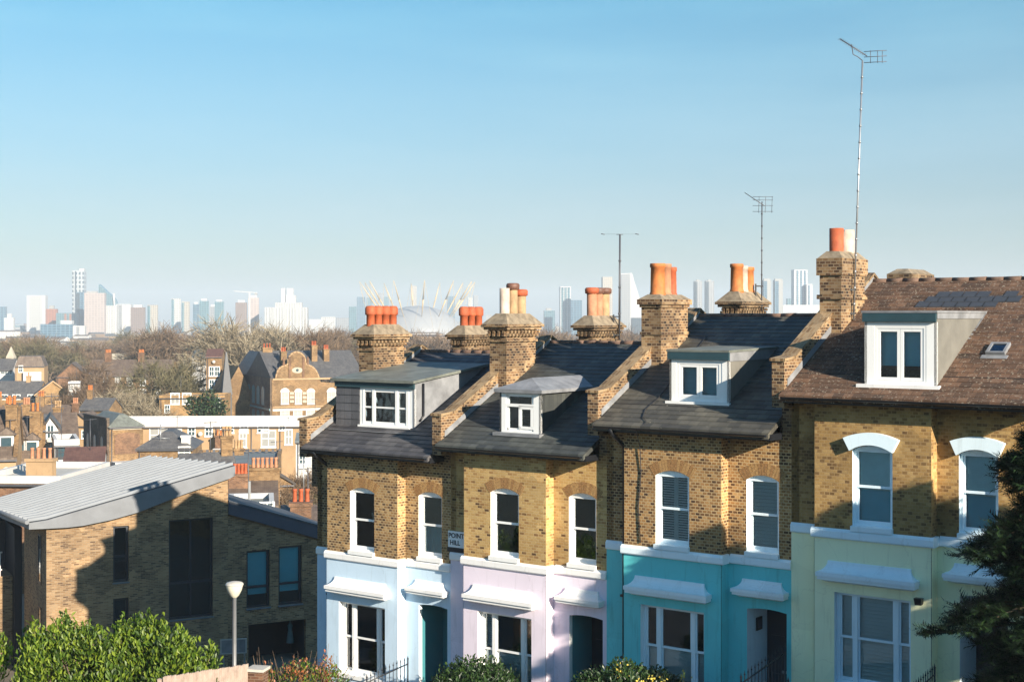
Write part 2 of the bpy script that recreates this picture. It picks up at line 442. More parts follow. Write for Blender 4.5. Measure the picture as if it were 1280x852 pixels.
M['lampglass'] = plain('lamp_bowl', (0.62, 0.58, 0.46), 0.3, 0, 0.1)
M['signwhite'] = plain('enamel_white', (0.75, 0.78, 0.78), 0.35, 0, 0.05)
M['signblack'] = plain('sign_black', (0.015, 0.015, 0.02), 0.4)
M['hedge'] = leaf_mat('laurel_leaf', [(0.2, (0.008, 0.024, 0.004)), (0.5, (0.07, 0.13, 0.010)), (0.85, (0.20, 0.26, 0.024))], 0.3, 0.5, 1.0)
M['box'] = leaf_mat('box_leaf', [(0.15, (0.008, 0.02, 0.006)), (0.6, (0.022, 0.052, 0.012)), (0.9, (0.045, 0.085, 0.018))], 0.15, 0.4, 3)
M['conifer'] = leaf_mat('conifer_spray', [(0.15, (0.002, 0.007, 0.004)), (0.5, (0.008, 0.024, 0.010)), (0.85, (0.032, 0.075, 0.018))], 0.1, 0.6, 1.2)
M['flower'] = leaf_mat('yellow_flower', [(0.1, (0.5, 0.36, 0.04)), (0.8, (0.75, 0.6, 0.12))], 0.2)
M['redleaf'] = leaf_mat('russet_leaf', [(0.1, (0.09, 0.04, 0.02)), (0.5, (0.22, 0.10, 0.04)), (0.9, (0.4, 0.12, 0.05))], 0.2)
M['twig'] = leaf_mat('bare_twig', [(0.15, (0.05, 0.032, 0.019)), (0.5, (0.115, 0.075, 0.045)), (0.9, (0.19, 0.13, 0.08))], 0, 0.9, 0.25)
M['twigpale'] = leaf_mat('pale_plane_twig', [(0.15, (0.09, 0.07, 0.045)), (0.5, (0.21, 0.17, 0.11)), (0.9, (0.36, 0.31, 0.22))], 0, 0.9, 0.25)
M['twiggreen'] = leaf_mat('mossy_twig', [(0.15, (0.045, 0.04, 0.018)), (0.5, (0.10, 0.088, 0.042)), (0.9, (0.17, 0.145, 0.08))], 0, 0.9, 0.25)
M['tbrick'] = brick_mat('town_brick', [(0.0, (0.14, 0.078, 0.035)), (0.5, (0.25, 0.145, 0.062)), (1.0, (0.31, 0.20, 0.10))], (0.26, 0.18, 0.10), 0.3)
M['tbrickred'] = brick_mat('town_red_brick', [(0.0, (0.099, 0.043, 0.022)), (0.5, (0.186, 0.087, 0.046)), (1.0, (0.260, 0.136, 0.074))], (0.223, 0.161, 0.112), 0.3)
M['tyellow'] = brick_mat('town_yellow_brick', [(0.0, (0.236, 0.136, 0.053)), (0.5, (0.322, 0.192, 0.074)), (1.0, (0.360, 0.229, 0.105))], (0.298, 0.205, 0.112), 0.12)
M['tshade'] = brick_mat('town_shaded_brick', [(0.0, (0.05, 0.035, 0.03)), (0.5, (0.10, 0.07, 0.05)), (1.0, (0.17, 0.12, 0.09))], (0.16, 0.13, 0.1), 0.3)  # brick darkened for walls that stand in shade
M['tslate'] = slate_mat('town_slate', [(0.2, (0.05, 0.05, 0.055)), (0.5, (0.085, 0.083, 0.085)), (0.9, (0.14, 0.135, 0.13))])
M['tbrown'] = slate_mat('town_brown_roof', [(0.2, (0.068, 0.049, 0.038)), (0.5, (0.120, 0.086, 0.064)), (0.9, (0.180, 0.135, 0.101))])
M['tred'] = slate_mat('town_red_roof', [(0.2, (0.085, 0.038, 0.026)), (0.5, (0.13, 0.062, 0.042)), (0.9, (0.18, 0.09, 0.06))])
M['felt'] = plain('grey_felt_roof', (0.150, 0.173, 0.180), 0.8, 0, 0.25, 0.4)
M['twhite'] = paint('town_white_render', (0.518, 0.504, 0.483), 0.7, 0.1, 0.12)
M['tcream'] = paint('town_cream_render', (0.36, 0.235, 0.125), 0.7, 0.15, 0.2)
M['tstone'] = plain('pale_stone', (0.372, 0.335, 0.267), 0.85, 0, 0.2, 1.0)
M['tpane'] = plain('far_pane', (0.04, 0.07, 0.085), 0.15)
M['tpaneteal'] = plain('far_teal_pane', (0.16, 0.30, 0.34), 0.2)
M['tpanepale'] = plain('far_pale_pane', (0.27, 0.27, 0.255), 0.4)
# ---------------------------------------------------------------- ground, street
def sheet(name, xs, ys, fz, mat, kind='structure'):
    mb = MB()
    vs = [(x, y, fz(x, y)) for y in ys for x in xs]
    n = len(xs)
    mb.add(vs, [(j * n + i, j * n + i + 1, (j + 1) * n + i + 1, (j + 1) * n + i) for j in range(len(ys) - 1) for i in range(n - 1)], 0, True)
    return tag(mb.build(name, mat, recalc=False), kind=kind)
k = N('hillside'); tc_ = k.n('TexCoord')
c_ = k.ramp(k.noise(tc_.outputs['Object'], 0.02, 8, 0.65), [(0.3, (0.045, 0.05, 0.022)), (0.48, (0.10, 0.085, 0.055)), (0.6, (0.16, 0.135, 0.10)), (0.75, (0.24, 0.20, 0.15))])
c_ = k.mix(0.5, c_, k.ramp(k.noise(tc_.outputs['Object'], 0.35, 6, 0.7), [(0.3, (0.5, 0.5, 0.5)), (0.7, (1.3, 1.25, 1.15))]), 'MULTIPLY')
M['ground'] = k.fin(c_, 0.95)
gx = [-8000, -4000, -2000, -1000, -500, -300, -200, -150] + list(range(-120, 121, 8)) + [150, 200, 300, 500, 1000, 2000, 4000, 8000]
gy = [-200, -100, -50] + list(range(-20, 160, 6)) + [170, 190, 220, 260, 300, 350, 400, 500, 600, 700, 850, 1000, 1400, 2000, 3000, 5000, 8500]
sheet('ground', gx, gy, ground, M['ground'])

TH = math.atan(F / 2390)
FC, FS = cos(TH), sin(TH)
def fac(s, v):                                    # facade frame: s along the terrace, v back into the houses
    return -5.56 + FC * s + FS * v, 42.8 - FS * s + FC * v
def strip(name, v0, v1, lift, mat, s0=-14, s1=34):
    mb = MB(); n = 25; vs = []
    for i in range(n):
        s = s0 + (s1 - s0) * i / (n - 1)
        for v in (v0, v1):
            X, Y = fac(s, v); vs.append((X, Y, ground(X, Y) + lift))
    mb.add(vs, [(2 * i, 2 * i + 1, 2 * i + 3, 2 * i + 2) for i in range(n - 1)])
    return tag(mb.build(name, mat), kind='structure')
strip('pavement', -4.8, -3.0, 0.16, M['paving'])
strip('road', -11.0, -4.9, 0.05, M['asphalt'])

# ---------------------------------------------------------------- windows
def arch_loop(x0, x1, z0, z1, rise, n=9):
    if rise <= 0: return [(x0, z0), (x1, z0), (x1, z1), (x0, z1)]
    w = (x1 - x0) / 2; R = (w * w + rise * rise) / (2 * rise); cz = z1 - R; cx = (x0 + x1) / 2
    a = math.asin(w / R)
    return [(x0, z0), (x1, z0)] + [(cx + R * sin(a - 2 * a * i / n), cz + R * cos(a - 2 * a * i / n)) for i in range(n + 1)]

def pane(parent, x0, x1, z0, z1, y, mat=None):
    return MB().box(x0, x1, y, y + 0.006, z0, z1).build('pane', mat or M['glass'], parent)
def slats(name, parent, x0, x1, z0, z1, y, mat, pitch=0.085, tilt=0.8, dep=0.092):
    mb = MB(); z = z0 + 0.02
    while z < z1 - 0.02:
        dy, dz = dep * cos(tilt) / 2, dep * sin(tilt) / 2
        mb.add([(x0, y - dy, z - dz), (x1, y - dy, z - dz), (x1, y + dy, z + dz), (x0, y + dy, z + dz),
                (x0, y - dy, z - dz + 0.006), (x1, y - dy, z - dz + 0.006), (x1, y + dy, z + dz + 0.006), (x0, y + dy, z + dz + 0.006)],
               [(0, 3, 2, 1), (4, 5, 6, 7), (0, 1, 5, 4), (1, 2, 6, 5), (2, 3, 7, 6), (3, 0, 4, 7)])
        z += pitch
    return mb.build(name, mat, parent)
def drape(parent, x0, x1, z0, z1, y, mat, waves=6):
    mb = MB(); n = waves * 6
    vs = []
    for i in range(n + 1):
        x = x0 + (x1 - x0) * i / n
        d = 0.03 * sin(2 * pi * i / 6) + 0.012 * sin(1.7 * i)
        vs += [(x, y + d, z0), (x, y + d * 0.7, z1)]
    mb.add(vs, [(2 * i, 2 * i + 2, 2 * i + 3, 2 * i + 1) for i in range(n)], 0, True)
    return mb.build('curtain', mat, parent, recalc=False)
def shutter(parent, x0, x1, z0, z1, y, mat):
    mb = MB()
    b = 0.05
    mb.box(x0, x0 + b, y, y + 0.03, z0, z1).box(x1 - b, x1, y, y + 0.03, z0, z1)
    for z in (z0, (z0 + z1) / 2 - b / 2, z1 - b): mb.box(x0 + b, x1 - b, y, y + 0.03, z, z + b)
    z = z0 + b + 0.03
    while z < z1 - b - 0.03:
        if abs(z - (z0 + z1) / 2) > b * 0.9:
            mb.add([(x0 + b, y, z - 0.02), (x1 - b, y, z - 0.02), (x1 - b, y + 0.03, z + 0.02), (x0 + b, y + 0.03, z + 0.02)], [(0, 1, 2, 3)])
        z += 0.062
    return mb.build('shutter', mat, parent, recalc=False)

def sash_window(parent, x0, x1, z0, z1, y, mat, extra=None, sill=None, gmat=None, dark_up=False):
    """double hung sash set back in its reveal; y is the outer face of the frame"""
    b = 0.06; mid = (z0 + z1) / 2 - 0.02
    mb = MB()
    mb.box(x0, x0 + b, y, y + 0.1, z0, z1).box(x1 - b, x1, y, y + 0.1, z0, z1)
    mb.box(x0 + b, x1 - b, y, y + 0.1, z1 - 0.16, z1).box(x0 + b, x1 - b, y, y + 0.1, z0, z0 + 0.05)
    mb.box(x0 + b, x0 + b + 0.045, y + 0.022, y + 0.06, mid, z1 - 0.16).box(x1 - b - 0.045, x1 - b, y + 0.022, y + 0.06, mid, z1 - 0.16)
    mb.box(x0 + b, x1 - b, y + 0.018, y + 0.062, mid - 0.03, mid + 0.03)
    mb.box(x0 + b, x0 + b + 0.045, y + 0.056, y + 0.09, z0 + 0.05, mid).box(x1 - b - 0.045, x1 - b, y + 0.056, y + 0.09, z0 + 0.05, mid)
    mb.box(x0 + b, x1 - b, y + 0.054, y + 0.092, z0 + 0.05, z0 + 0.13)
    w = mb.build('window', mat, parent)
    pane(w, x0 + b + 0.045, x1 - b - 0.045, mid + 0.03, z1 - 0.16, y + 0.04, gmat)
    pane(w, x0 + b + 0.045, x1 - b - 0.045, z0 + 0.13, mid - 0.03, y + 0.07, gmat)
    if sill:
        MB().prism([(sill[0], z0), (sill[0], z0 - 0.11), (y + 0.09, z0 - 0.11), (y + 0.09, z0 + 0.02), (y, z0 + 0.02)], 'x', x0 - 0.02, x1 + 0.02).build('sill', mat, w)
    return w
def casement(parent, x0, x1, z0, z1, y, mat, nleaf=2, outer=0.07, leaf=0.055, gmat=None, name='window'):
    mb = MB()
    mb.box(x0, x0 + outer, y, y + 0.08, z0, z1).box(x1 - outer, x1, y, y + 0.08, z0, z1)
    mb.box(x0 + outer, x1 - outer, y, y + 0.08, z1 - outer, z1).box(x0 + outer, x1 - outer, y, y + 0.08, z0, z0 + outer)
    w = mb.build(name, mat, parent)
    W = (x1 - x0 - 2 * outer) / nleaf
    for i in range(nleaf):
        a, b = x0 + outer + W * i + 0.004, x0 + outer + W * (i + 1) - 0.004
        c, d = z0 + outer + 0.004, z1 - outer - 0.004
        lf = MB().box(a, a + leaf, y + 0.01, y + 0.06, c, d).box(b - leaf, b, y + 0.01, y + 0.06, c, d)
        lf.box(a + leaf, b - leaf, y + 0.01, y + 0.06, d - leaf, d).box(a + leaf, b - leaf, y + 0.01, y + 0.06, c, c + leaf)
        lf.build('casement', mat, w)
        pane(w, a + leaf, b - leaf, c + leaf, d - leaf, y + 0.035, gmat)
    return w
def tri_window(parent, x0, x1, z0, z1, y, mat, gmat=None, sillout=-0.06):
    mb = MB(); b = 0.07; mw = 0.11
    a1 = x0 + (x1 - x0) * 0.215; a2 = x0 + (x1 - x0) * 0.755
    mid = (z0 + z1) / 2 + 0.02
    mb.box(x0, x0 + b, y, y + 0.11, z0, z1).box(x1 - b, x1, y, y + 0.11, z0, z1)
    mb.box(x0 + b, x1 - b, y, y + 0.11, z1 - 0.08, z1).box(x0 + b, x1 - b, y, y + 0.11, z0, z0 + 0.07)
    mb.box(a1, a1 + mw, y - 0.012, y + 0.11, z0 + 0.07, z1 - 0.08).box(a2, a2 + mw, y - 0.012, y + 0.11, z0 + 0.07, z1 - 0.08)
    w = mb.build('window', mat, parent)
    for a, c in ((x0 + b, a1), (a1 + mw, a2), (a2 + mw, x1 - b)):
        s = MB(); e = 0.04
        s.box(a, a + e, y + 0.02, y + 0.06, mid, z1 - 0.08).box(c - e, c, y + 0.02, y + 0.06, mid, z1 - 0.08)
        s.box(a, c, y + 0.018, y + 0.064, mid - 0.028, mid + 0.028)
        s.box(a, a + e, y + 0.058, y + 0.095, z0 + 0.07, mid - 0.03).box(c - e, c, y + 0.058, y + 0.095, z0 + 0.07, mid - 0.03)
        s.box(a + e, c - e, y + 0.058, y + 0.095, z0 + 0.07, z0 + 0.14)
        s.build('sash', mat, w)
        pane(w, a + e, c - e, mid + 0.028, z1 - 0.08, y + 0.04, gmat)
        pane(w, a + e, c - e, z0 + 0.14, mid - 0.028, y + 0.075, gmat)
    MB().box(x0 - 0.06, x1 + 0.06, sillout, y + 0.02, z0 - 0.12, z0 - 0.004).build('sill', mat, w)
    return w, a1, a2, mw, mid

# ---------------------------------------------------------------- chimneys
def pot(parent, x, y, z, r, h, mat, style='plain', cap=None):
    p = [(r * 0.82, z - 0.05), (r * 1.08, z + 0.0), (r * 1.08, z + 0.06), (r * 0.98, z + 0.09), (r * 0.92, z + h - 0.12), (r * 1.02, z + h - 0.11), (r * 1.04, z + h - 0.03), (r * 0.98, z + h), (r * 0.8, z + h), (r * 0.78, z + h - 0.4)]
    if style == 'slim':
        p = [(r, z - 0.05), (r, z + h), (r * 0.86, z + h), (r * 0.84, z + h - 0.4)]
    if style == 'flare':
        p = [(r * 0.9, z - 0.05), (r * 0.9, z + h - 0.2), (r * 1.0, z + h - 0.18), (r * 1.25, z + h - 0.05), (r * 1.3, z + h), (r * 0.95, z + h), (r * 0.8, z + h - 0.3)]
    if style == 'cowl':
        p = [(r * 0.86, z - 0.05), (r * 0.86, z + h * 0.52), (r * 1.1, z + h * 0.54), (r * 1.14, z + h * 0.6), (r * 1.14, z + h * 0.86), (r * 0.9, z + h * 0.98), (r * 0.5, z + h), (r * 0.0, z + h)]
    o = MB().lathe(x, y, p, 20).build('chimney_pot', mat, parent)
    if cap: MB().lathe(x, y, [(r * 1.02, z + h - 0.15), (r * 1.36, z + h - 0.13), (r * 1.42, z + h + 0.0), (r * 1.2, z + h + 0.05), (r * 0.7, z + h + 0.06), (0, z + h + 0.06)], 14).build('chimney_pot_cap', cap, parent)
    return o
def chimney(parent, x0, x1, y0, y1, zb, zt, style, pots, name='chimney'):
    mb = MB()
    if style == 'flared':
        h = 0.62
        mb.box(x0, x1, y0, y1, zb, zt - h)
        mb.box(x0 - 0.05, x1 + 0.05, y0 - 0.05, y1 + 0.05, zt - h - 0.16, zt - h - 0.085)
        # dentil course
        n = int((y1 - y0) / 0.17)
        z0, z1 = zt - h + 0.0, zt - h + 0.2
        mb.box(x0 - 0.03, x1 + 0.03, y0 - 0.03, y1 + 0.03, zt - h - 0.002, z1)
        for i in range(n + 1):
            y = y0 + (y1 - y0 - 0.085) * i / n
            for (a, b) in ((z0 + 0.01, z0 + 0.085), (z0 + 0.1, z0 + 0.175)):
                off = 0.085 if a > z0 + 0.05 else 0
                mb.box(x1 + 0.028, x1 + 0.115, y + off, y + off + 0.08, a, b)
                mb.box(x0 - 0.115, x0 - 0.028, y + off, y + off + 0.08, a, b)
        for i in range(4):
            x = x0 + (x1 - x0 - 0.085) * i / 3
            mb.box(x, x + 0.08, y0 - 0.115, y0 - 0.028, z0 + 0.01, z0 + 0.085)
            mb.box(x, x + 0.08, y0 - 0.10, y0 - 0.026, z0 + 0.1, z0 + 0.175)
        mb.box(x0 - 0.13, x1 + 0.13, y0 - 0.13, y1 + 0.13, z1, z1 + 0.078)
        mb.box(x0 - 0.19, x1 + 0.19, y0 - 0.19, y1 + 0.19, z1 + 0.08, z1 + 0.16)
        top = z1 + 0.16; e = 0.17
    elif style == 'plain':
        mb.box(x0, x1, y0, y1, zb, zt - 0.3)
        mb.box(x0 - 0.03, x1 + 0.03, y0 - 0.03, y1 + 0.03, zt - 1.05, zt - 0.97)
        mb.box(x0 - 0.04, x1 + 0.04, y0 - 0.04, y1 + 0.04, zt - 0.3, zt - 0.22)
        mb.box(x0 - 0.09, x1 + 0.09, y0 - 0.09, y1 + 0.09, zt - 0.22, zt - 0.08)
        top = zt - 0.08; e = 0.07
    else:       # worn: stepped shoulders, rounded cap
        mb.box(x0, x1, y0, y1, zb, zt - 0.55)
        mb.box(x0 - 0.06, x1 + 0.05, y0 - 0.05, y1 + 0.06, zt - 1.15, zt - 1.04)
        mb.box(x0 - 0.07, x1 + 0.05, y0 - 0.05, y1 + 0.10, zt - 0.55, zt - 0.12)
        top = zt - 0.12; e = 0.04
    st = mb.build(name, M['chim'], parent)
    fl = MB().frustum((x0 - e, x1 + e, y0 - e, y1 + e), (x0 + 0.12, x1 - 0.12, y0 + 0.14, y1 - 0.14), top + 0.002, zt + 0.06).build('flaunching', M['mortar'], st)
    for (fy, fx, r, h, mat, sty, *cp) in pots:
        pot(st, x0 + (x1 - x0) * fx, y0 + (y1 - y0) * fy, zt + 0.03, r, h, M[mat], sty, M[cp[0]] if cp else None)
    return st

# ---------------------------------------------------------------- the terrace
G = 4.4                          # string course above the ground at each house
VR, YR, ZE, ZR, YB = 0.36, 5.2, G + 3.07, G + 5.87, 10.75
YE = -0.36
SLP = (ZR - ZE) / (YR - YE)
def rz_(y):
    return ZE + (y - YE) * SLP if y < YR else ZR - (y - YR) * SLP

def roof_part(parent, x0, x1, mat, stack_wob=0.006):
    mb = MB(); rng = random.Random(int(x0 * 100) + 5)
    th = 0.13
    mb.prism([(YE, ZE), (YR, ZR), (YB, ZE), (YB, ZE - th), (YR, ZR - th), (YE, ZE - th)], 'x', x0, x1)
    for side in (0, 1):
        n = 29
        for i in range(n):
            a = i / n; b = min(1, (i + 1.25) / n)
            def P(t, lift):
                y = YE + (YR - YE) * t; y2 = y if side == 0 else 2 * YR - y
                return y2, ZE + (ZR - ZE) * t + lift
            (ya, za), (yb, zb) = P(a, 0.022 + rng.random() * stack_wob), P(b, 0.006)
            (yc, zc) = P(a, 0.001)
            mb.add([(x0, ya, za), (x1, ya, za + rng.uniform(-1, 1) * stack_wob), (x1, yb, zb), (x0, yb, zb), (x0, yc, zc), (x1, yc, zc)], [(0, 1, 2, 3), (4, 5, 1, 0)])
    r = mb.build('roof', mat, parent, recalc=False)
    rd = MB()
    x = x0
    while x < x1 - 0.05:
        xe = min(x1, x + 0.44)
        rd.tube([(x, YR, ZR - 0.015), (xe - 0.012, YR, ZR - 0.01 + rng.uniform(-1, 1) * 0.008)], 0.085, 10)
        x = xe
    rd.build('ridge_tiles', M['ridge'], r)
    return r

def parapet(parent, xc, mat='coping', low=1.25):
    lift = 0.46
    f = [(-0.16, ZE - 0.30), (-0.16, ZE + 0.80), (0.42, ZE + 0.86)]
    def up(y): return (y, rz_(y) + lift)
    lo_ = lambda y: (y, rz_(y) + 0.16)
    pts = f + [up(1.15), up(3.9), lo_(3.95), lo_(YR), lo_(YB - 0.3), (YB - 0.3, ZE - 0.3), (YR, ZR - low), (1.4, rz_(1.4) - low), (VR + 0.02, ZE - low), (VR + 0.02, ZE - 0.3)]
    p = MB().prism(pts, 'x', xc - 0.16, xc + 0.16).build('parapet', M['chim'], parent)
    c = MB()
    def cop(a, b, t=0.07, e=0.04):
        (ya, za), (yb, zb) = a, b
        c.prism([(ya, za + 0.003), (yb, zb + 0.003), (yb, zb + t), (ya, za + t)], 'x', xc - 0.16 - e, xc + 0.16 + e)
    cop((-0.2, ZE + 0.80), (0.42, ZE + 0.86)); cop((0.425, ZE + 0.86), up(1.15)); cop(up(1.155), up(3.9)); cop(lo_(3.955), lo_(YR)); cop(lo_(YR + 0.005), lo_(YB - 0.3))
    c.build('coping', M['coping'], p)
    # lead flashing where the slates meet the upstand
    for sgn in (1, -1):
        x = xc + sgn * 0.168
        y0, y1 = 0.0, YR
        MB().prism([(y0, rz_(y0) + 0.03), (y1, rz_(y1) + 0.03), (y1, rz_(y1) + 0.20), (y0, rz_(y0) + 0.20)], 'x', x - 0.006, x + 0.006).build('flashing', M['lead'], p)
    return p

def voussoirs(parent, x0, x1, z1, rise, y, h=0.30):
    w = (x1 - x0) / 2; R = (w * w + rise * rise) / (2 * rise); cz = z1 - R; cx = (x0 + x1) / 2
    a = math.asin(w / R) * 1.12; n = 15; mb = MB(); rng = random.Random(3)
    for i in range(n):
        a0 = -a + 2 * a * (i + 0.07) / n; a1 = -a + 2 * a * (i + 0.93) / n
        r0, r1 = R + 0.004, R + h + rng.uniform(-0.012, 0.012)
        mb.prism([(cx + r0 * sin(a0), cz + r0 * cos(a0)), (cx + r0 * sin(a1), cz + r0 * cos(a1)), (cx + r1 * sin(a1), cz + r1 * cos(a1)), (cx + r1 * sin(a0), cz + r1 * cos(a0))], 'y', y - 0.006, y + 0.02, rng.choice((0, 0, 1)))
    return mb.build('brick_arch', [M['arch'], M['arch2']], parent)

def hood(parent, x0, x1, zt, zb, y, mat, name='window_hood'):
    """cornice on the wall: stepped mouldings with a weathered, mitred top"""
    mb = MB()
    d = 0.30
    zm = zb + (zt - zb) * 0.42
    mb.frustum((x0 + 0.14, x1 - 0.14, y - 0.10, y), (x0 + 0.06, x1 - 0.06, y - 0.20, y), zb - 0.06, zb + 0.0)
    mb.box(x0 + 0.02, x1 - 0.02, y - d + 0.04, y, zb + 0.002, zb + (zm - zb) * 0.45)
    mb.box(x0, x1, y - d, y, zb + (zm - zb) * 0.45 + 0.002, zm)
    prev = (x0 + 0.01, x1 - 0.01, y - d + 0.01, y); zp = zm + 0.002
    for i in range(1, 6):               # concave lead-dressed top
        t = i / 5; k = 1 - (1 - t) ** 2.0
        cur = (x0 + 0.01 + 0.18 * k, x1 - 0.01 - 0.18 * k, y - d + 0.01 + (d - 0.05) * k, y); zc = zm + (zt - zm) * t ** 1.4
        mb.frustum(prev, cur, zp, zc); prev = cur; zp = zc
    return mb.build(name, mat, parent)

def house(idx, label, st, brick, slate, trim, chims, rear, dormer, opts):
    s0 = 5.26 * idx
    C = (-7.04, -6.68, -5.86, -4.94)[idx]
    X, Y = fac(s0, 0)
    H = thing('terraced_house', label, 'house', (X, Y, CAMZ + C - G), -TH, 'terraced houses stepping down the hill')
    XL, XR = -0.76, 4.5 if idx < 3 else 5.6
    lo = -1.5
    jo = trim if trim in ('trim3', 'trim4') else 'joinery'
    wt = M[trim]
    # openings
    W1 = (0.94, 1.90, G + 0.05, G + 1.98); W2 = (3.30, 4.17, G + 0.05, G + 1.99)
    TW = (0.50, 2.33, 0.80, G - 1.46); DR = (3.32, 4.38, 0.55, G - 1.24)
    rise = 0.13
    w1, w2 = arch_loop(*W1, rise), arch_loop(*W2, rise)
    tw = arch_loop(*TW, 0); dr = arch_loop(*DR, 0.05, 5)
    wall = MB()
    zt = ZE - 0.02
    zc = G - 0.22
    wall.holed([(0, zc), (2.8, zc), (2.8, zt), (0, zt)], [w1], 0, 0.2, 0, 1)
    wall.holed([(2.8, zc), (XR, zc), (XR, zt), (2.8, zt)], [w2], VR, 0.2, 0, 1)
    wall.holed([(XL, zc), (0, zc), (0, zt), (XL, zt)], [], VR, 0.2, 0, 1)
    for x in (0, 2.8):
        wall.add([(x, 0, zc), (x, VR, zc), (x, VR, zt), (x, 0, zt)], [(0, 1, 2, 3)], 0)
    gable = [(VR, lo), (YB - 0.35, lo), (YB - 0.35, ZE - 0.1), (YR, ZR - 0.14), (VR, rz_(VR) - 0.14)]
    wall.prism(gable, 'x', XL, XL + 0.2, 0)
    if idx == 3: wall.prism(gable, 'x', XR - 0.2, XR, 0)
    wall.box(XL + 0.2, XR - (0.2 if idx == 3 else 0), YB - 0.6, YB - 0.36, lo, ZE - 0.1, 0)
    wo = wall.build('wall', [M[brick], wt], H, recalc=False)
    gs = MB()
    gs.holed([(0, lo), (2.8, lo), (2.8, zc), (0, zc)], [tw], -0.012, 0.26, 0, 1)
    gs.holed([(2.8, lo), (XR, lo), (XR, zc), (2.8, zc)], [dr], VR - 0.012, 0.14, 0, 1)
    gs.holed([(XL, lo), (0, lo), (0, zc), (XL, zc)], [], VR - 0.012, 0.1, 0, 1)
    for x, d in ((0, -0.012), (2.8, 0.012)):
        gs.add([(x + d, -0.012, lo), (x + d, VR, lo), (x + d, VR, zc), (x + d, -0.012, zc)], [(0, 1, 2, 3)], 0)
    gs.build('ground_storey', [M[st], wt], H, recalc=False)
    # string course with a rounded drip
    sc_ = MB()
    def course(x0, x1, y):
        sc_.prism([(y - 0.055, G - 0.22), (y - 0.075, G - 0.19), (y - 0.075, G - 0.05), (y - 0.02, G + 0.01), (y + 0.02, G + 0.012), (y + 0.02, G - 0.222)], 'x', x0, x1)
    course(-0.07, 2.87, 0); course(2.872, XR, VR); course(XL, -0.072, VR)
    sc_.box(2.802, 2.872, 0.022, VR - 0.076, G - 0.22, G + 0.008).box(-0.072, -0.002, 0.022, VR - 0.076, G - 0.22, G + 0.008)
    sc_.build('string_course', wt, H)
    # eaves
    MB().box(XL + 0.08, XR - 0.24, -0.28, VR - 0.01, ZE - 0.17, ZE - 0.02).build('soffit', M['black'], H)  # black colour stands in for the shade under the eaves
    gmb = MB()
    n = 8; x0, x1 = XL + 0.1, XR - 0.3
    prof = [(YE - 0.05 + 0.065 * cos(pi + pi * i / n), ZE - 0.02 + 0.065 * sin(pi + pi * i / n)) for i in range(n + 1)]
    prof2 = [(YE - 0.05 + 0.052 * cos(pi + pi * i / n), ZE - 0.02 + 0.052 * sin(pi + pi * i / n)) for i in range(n, -1, -1)]
    gmb.prism(prof + prof2, 'x', x0, x1)
    gmb.build('gutter', M['black'], H)
    roof_part(H, XL + 0.02, XR - 0.26 if idx < 3 else XR + 0.1, M[slate])
    parapet(H, -0.86)
    # near-black sheets standing in for unlit rooms behind the glass
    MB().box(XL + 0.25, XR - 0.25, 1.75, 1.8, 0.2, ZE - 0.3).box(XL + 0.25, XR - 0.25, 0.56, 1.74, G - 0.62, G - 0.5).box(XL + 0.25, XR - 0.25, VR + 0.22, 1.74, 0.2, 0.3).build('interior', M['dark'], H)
    # first floor
    if opts.get('hoods'):
        for (a, b, y) in ((W1[0], W1[1], 0), (W2[0], W2[1], VR)):
            loop = arch_loop(a - 0.03, b + 0.03, G + 1.6, W1[3] + 0.02, 0.15, 12)[2:]
            m = (a + b) / 2
            out = [(m + (x - m) * 1.30, W1[3] + 0.30 - 0.55 * (x - m) ** 2 ) for x, z in loop]
            MB().prism(loop + out[::-1], 'y', y - 0.13, y - 0.002).build('window_hood', wt, H)
    else:
        voussoirs(H, W1[0], W1[1], W1[3], rise, 0); voussoirs(H, W2[0], W2[1], W2[3], rise, VR)
    g1 = M[opts.get('g1', 'glass')]
    a = sash_window(H, W1[0], W1[1], W1[2] + 0.06, W1[3], 0.09, M[jo], sill=(-0.09,), gmat=g1)
    b = sash_window(H, W2[0], W2[1], W2[2] + 0.06, W2[3], VR + 0.09, M[jo], sill=(VR - 0.09,), gmat=g1)
    for wd, (x0, x1, z0, z1), y, o in ((a, W1, 0.21, opts.get('w1')), (b, W2, VR + 0.21, opts.get('w2'))):
        m = (z0 + z1) / 2
        if o == 'halfcurtain': drape(wd, x0, x1, z0, m, y, M['curtain'])
        if o == 'curtain': drape(wd, x0, x1, z0, z1, y, M['curtain'])
        if o == 'shutters':
            shutter(wd, x0 + 0.03, (x0 + x1) / 2 - 0.005, z0 + 0.08, z1 - 0.1, y - 0.02, M['joinery']); shutter(wd, (x0 + x1) / 2 + 0.005, x1 - 0.03, z0 + 0.08, z1 - 0.1, y - 0.02, M['joinery'])
        if o == 'blinds': slats('blind', wd, x0, x1, z0, z1, y, M['blind'])
        if o == 'roller':
            MB().box(x0, x1, y, y + 0.01, z0 + 0.9, z1).build('blind', M['aquablind'], wd); MB().box(x0, x1, y + 0.05, y + 0.06, z0, z0 + 0.9).build('blind', M['tealblind'], wd)
    # ground floor
    tri, a1, a2, mw, mid = tri_window(H, TW[0], TW[1], TW[2] + 0.02, TW[3], 0.15, M[jo], M['glass'])
    o = opts.get('tri')
    for (x0, x1) in ((TW[0] + 0.05, a1), (a1 + mw, a2), (a2 + mw, TW[1] - 0.05)):
        if o == 'half': slats('blind', tri, x0, x1, TW[2] + 0.08, mid, 0.29, M['blind'])
        if o == 'full': slats('blind', tri, x0, x1, TW[2] + 0.08, TW[3] - 0.04, 0.29, M['blind'])
    if opts.get('sideshutter'): shutter(tri, TW[0] + 0.08, a1 - 0.01, mid + 0.03, TW[3] - 0.1, 0.34, M['blind'])
    hood(H, 0.16, 2.54, G - 0.74, G - 1.16, -0.012, wt)
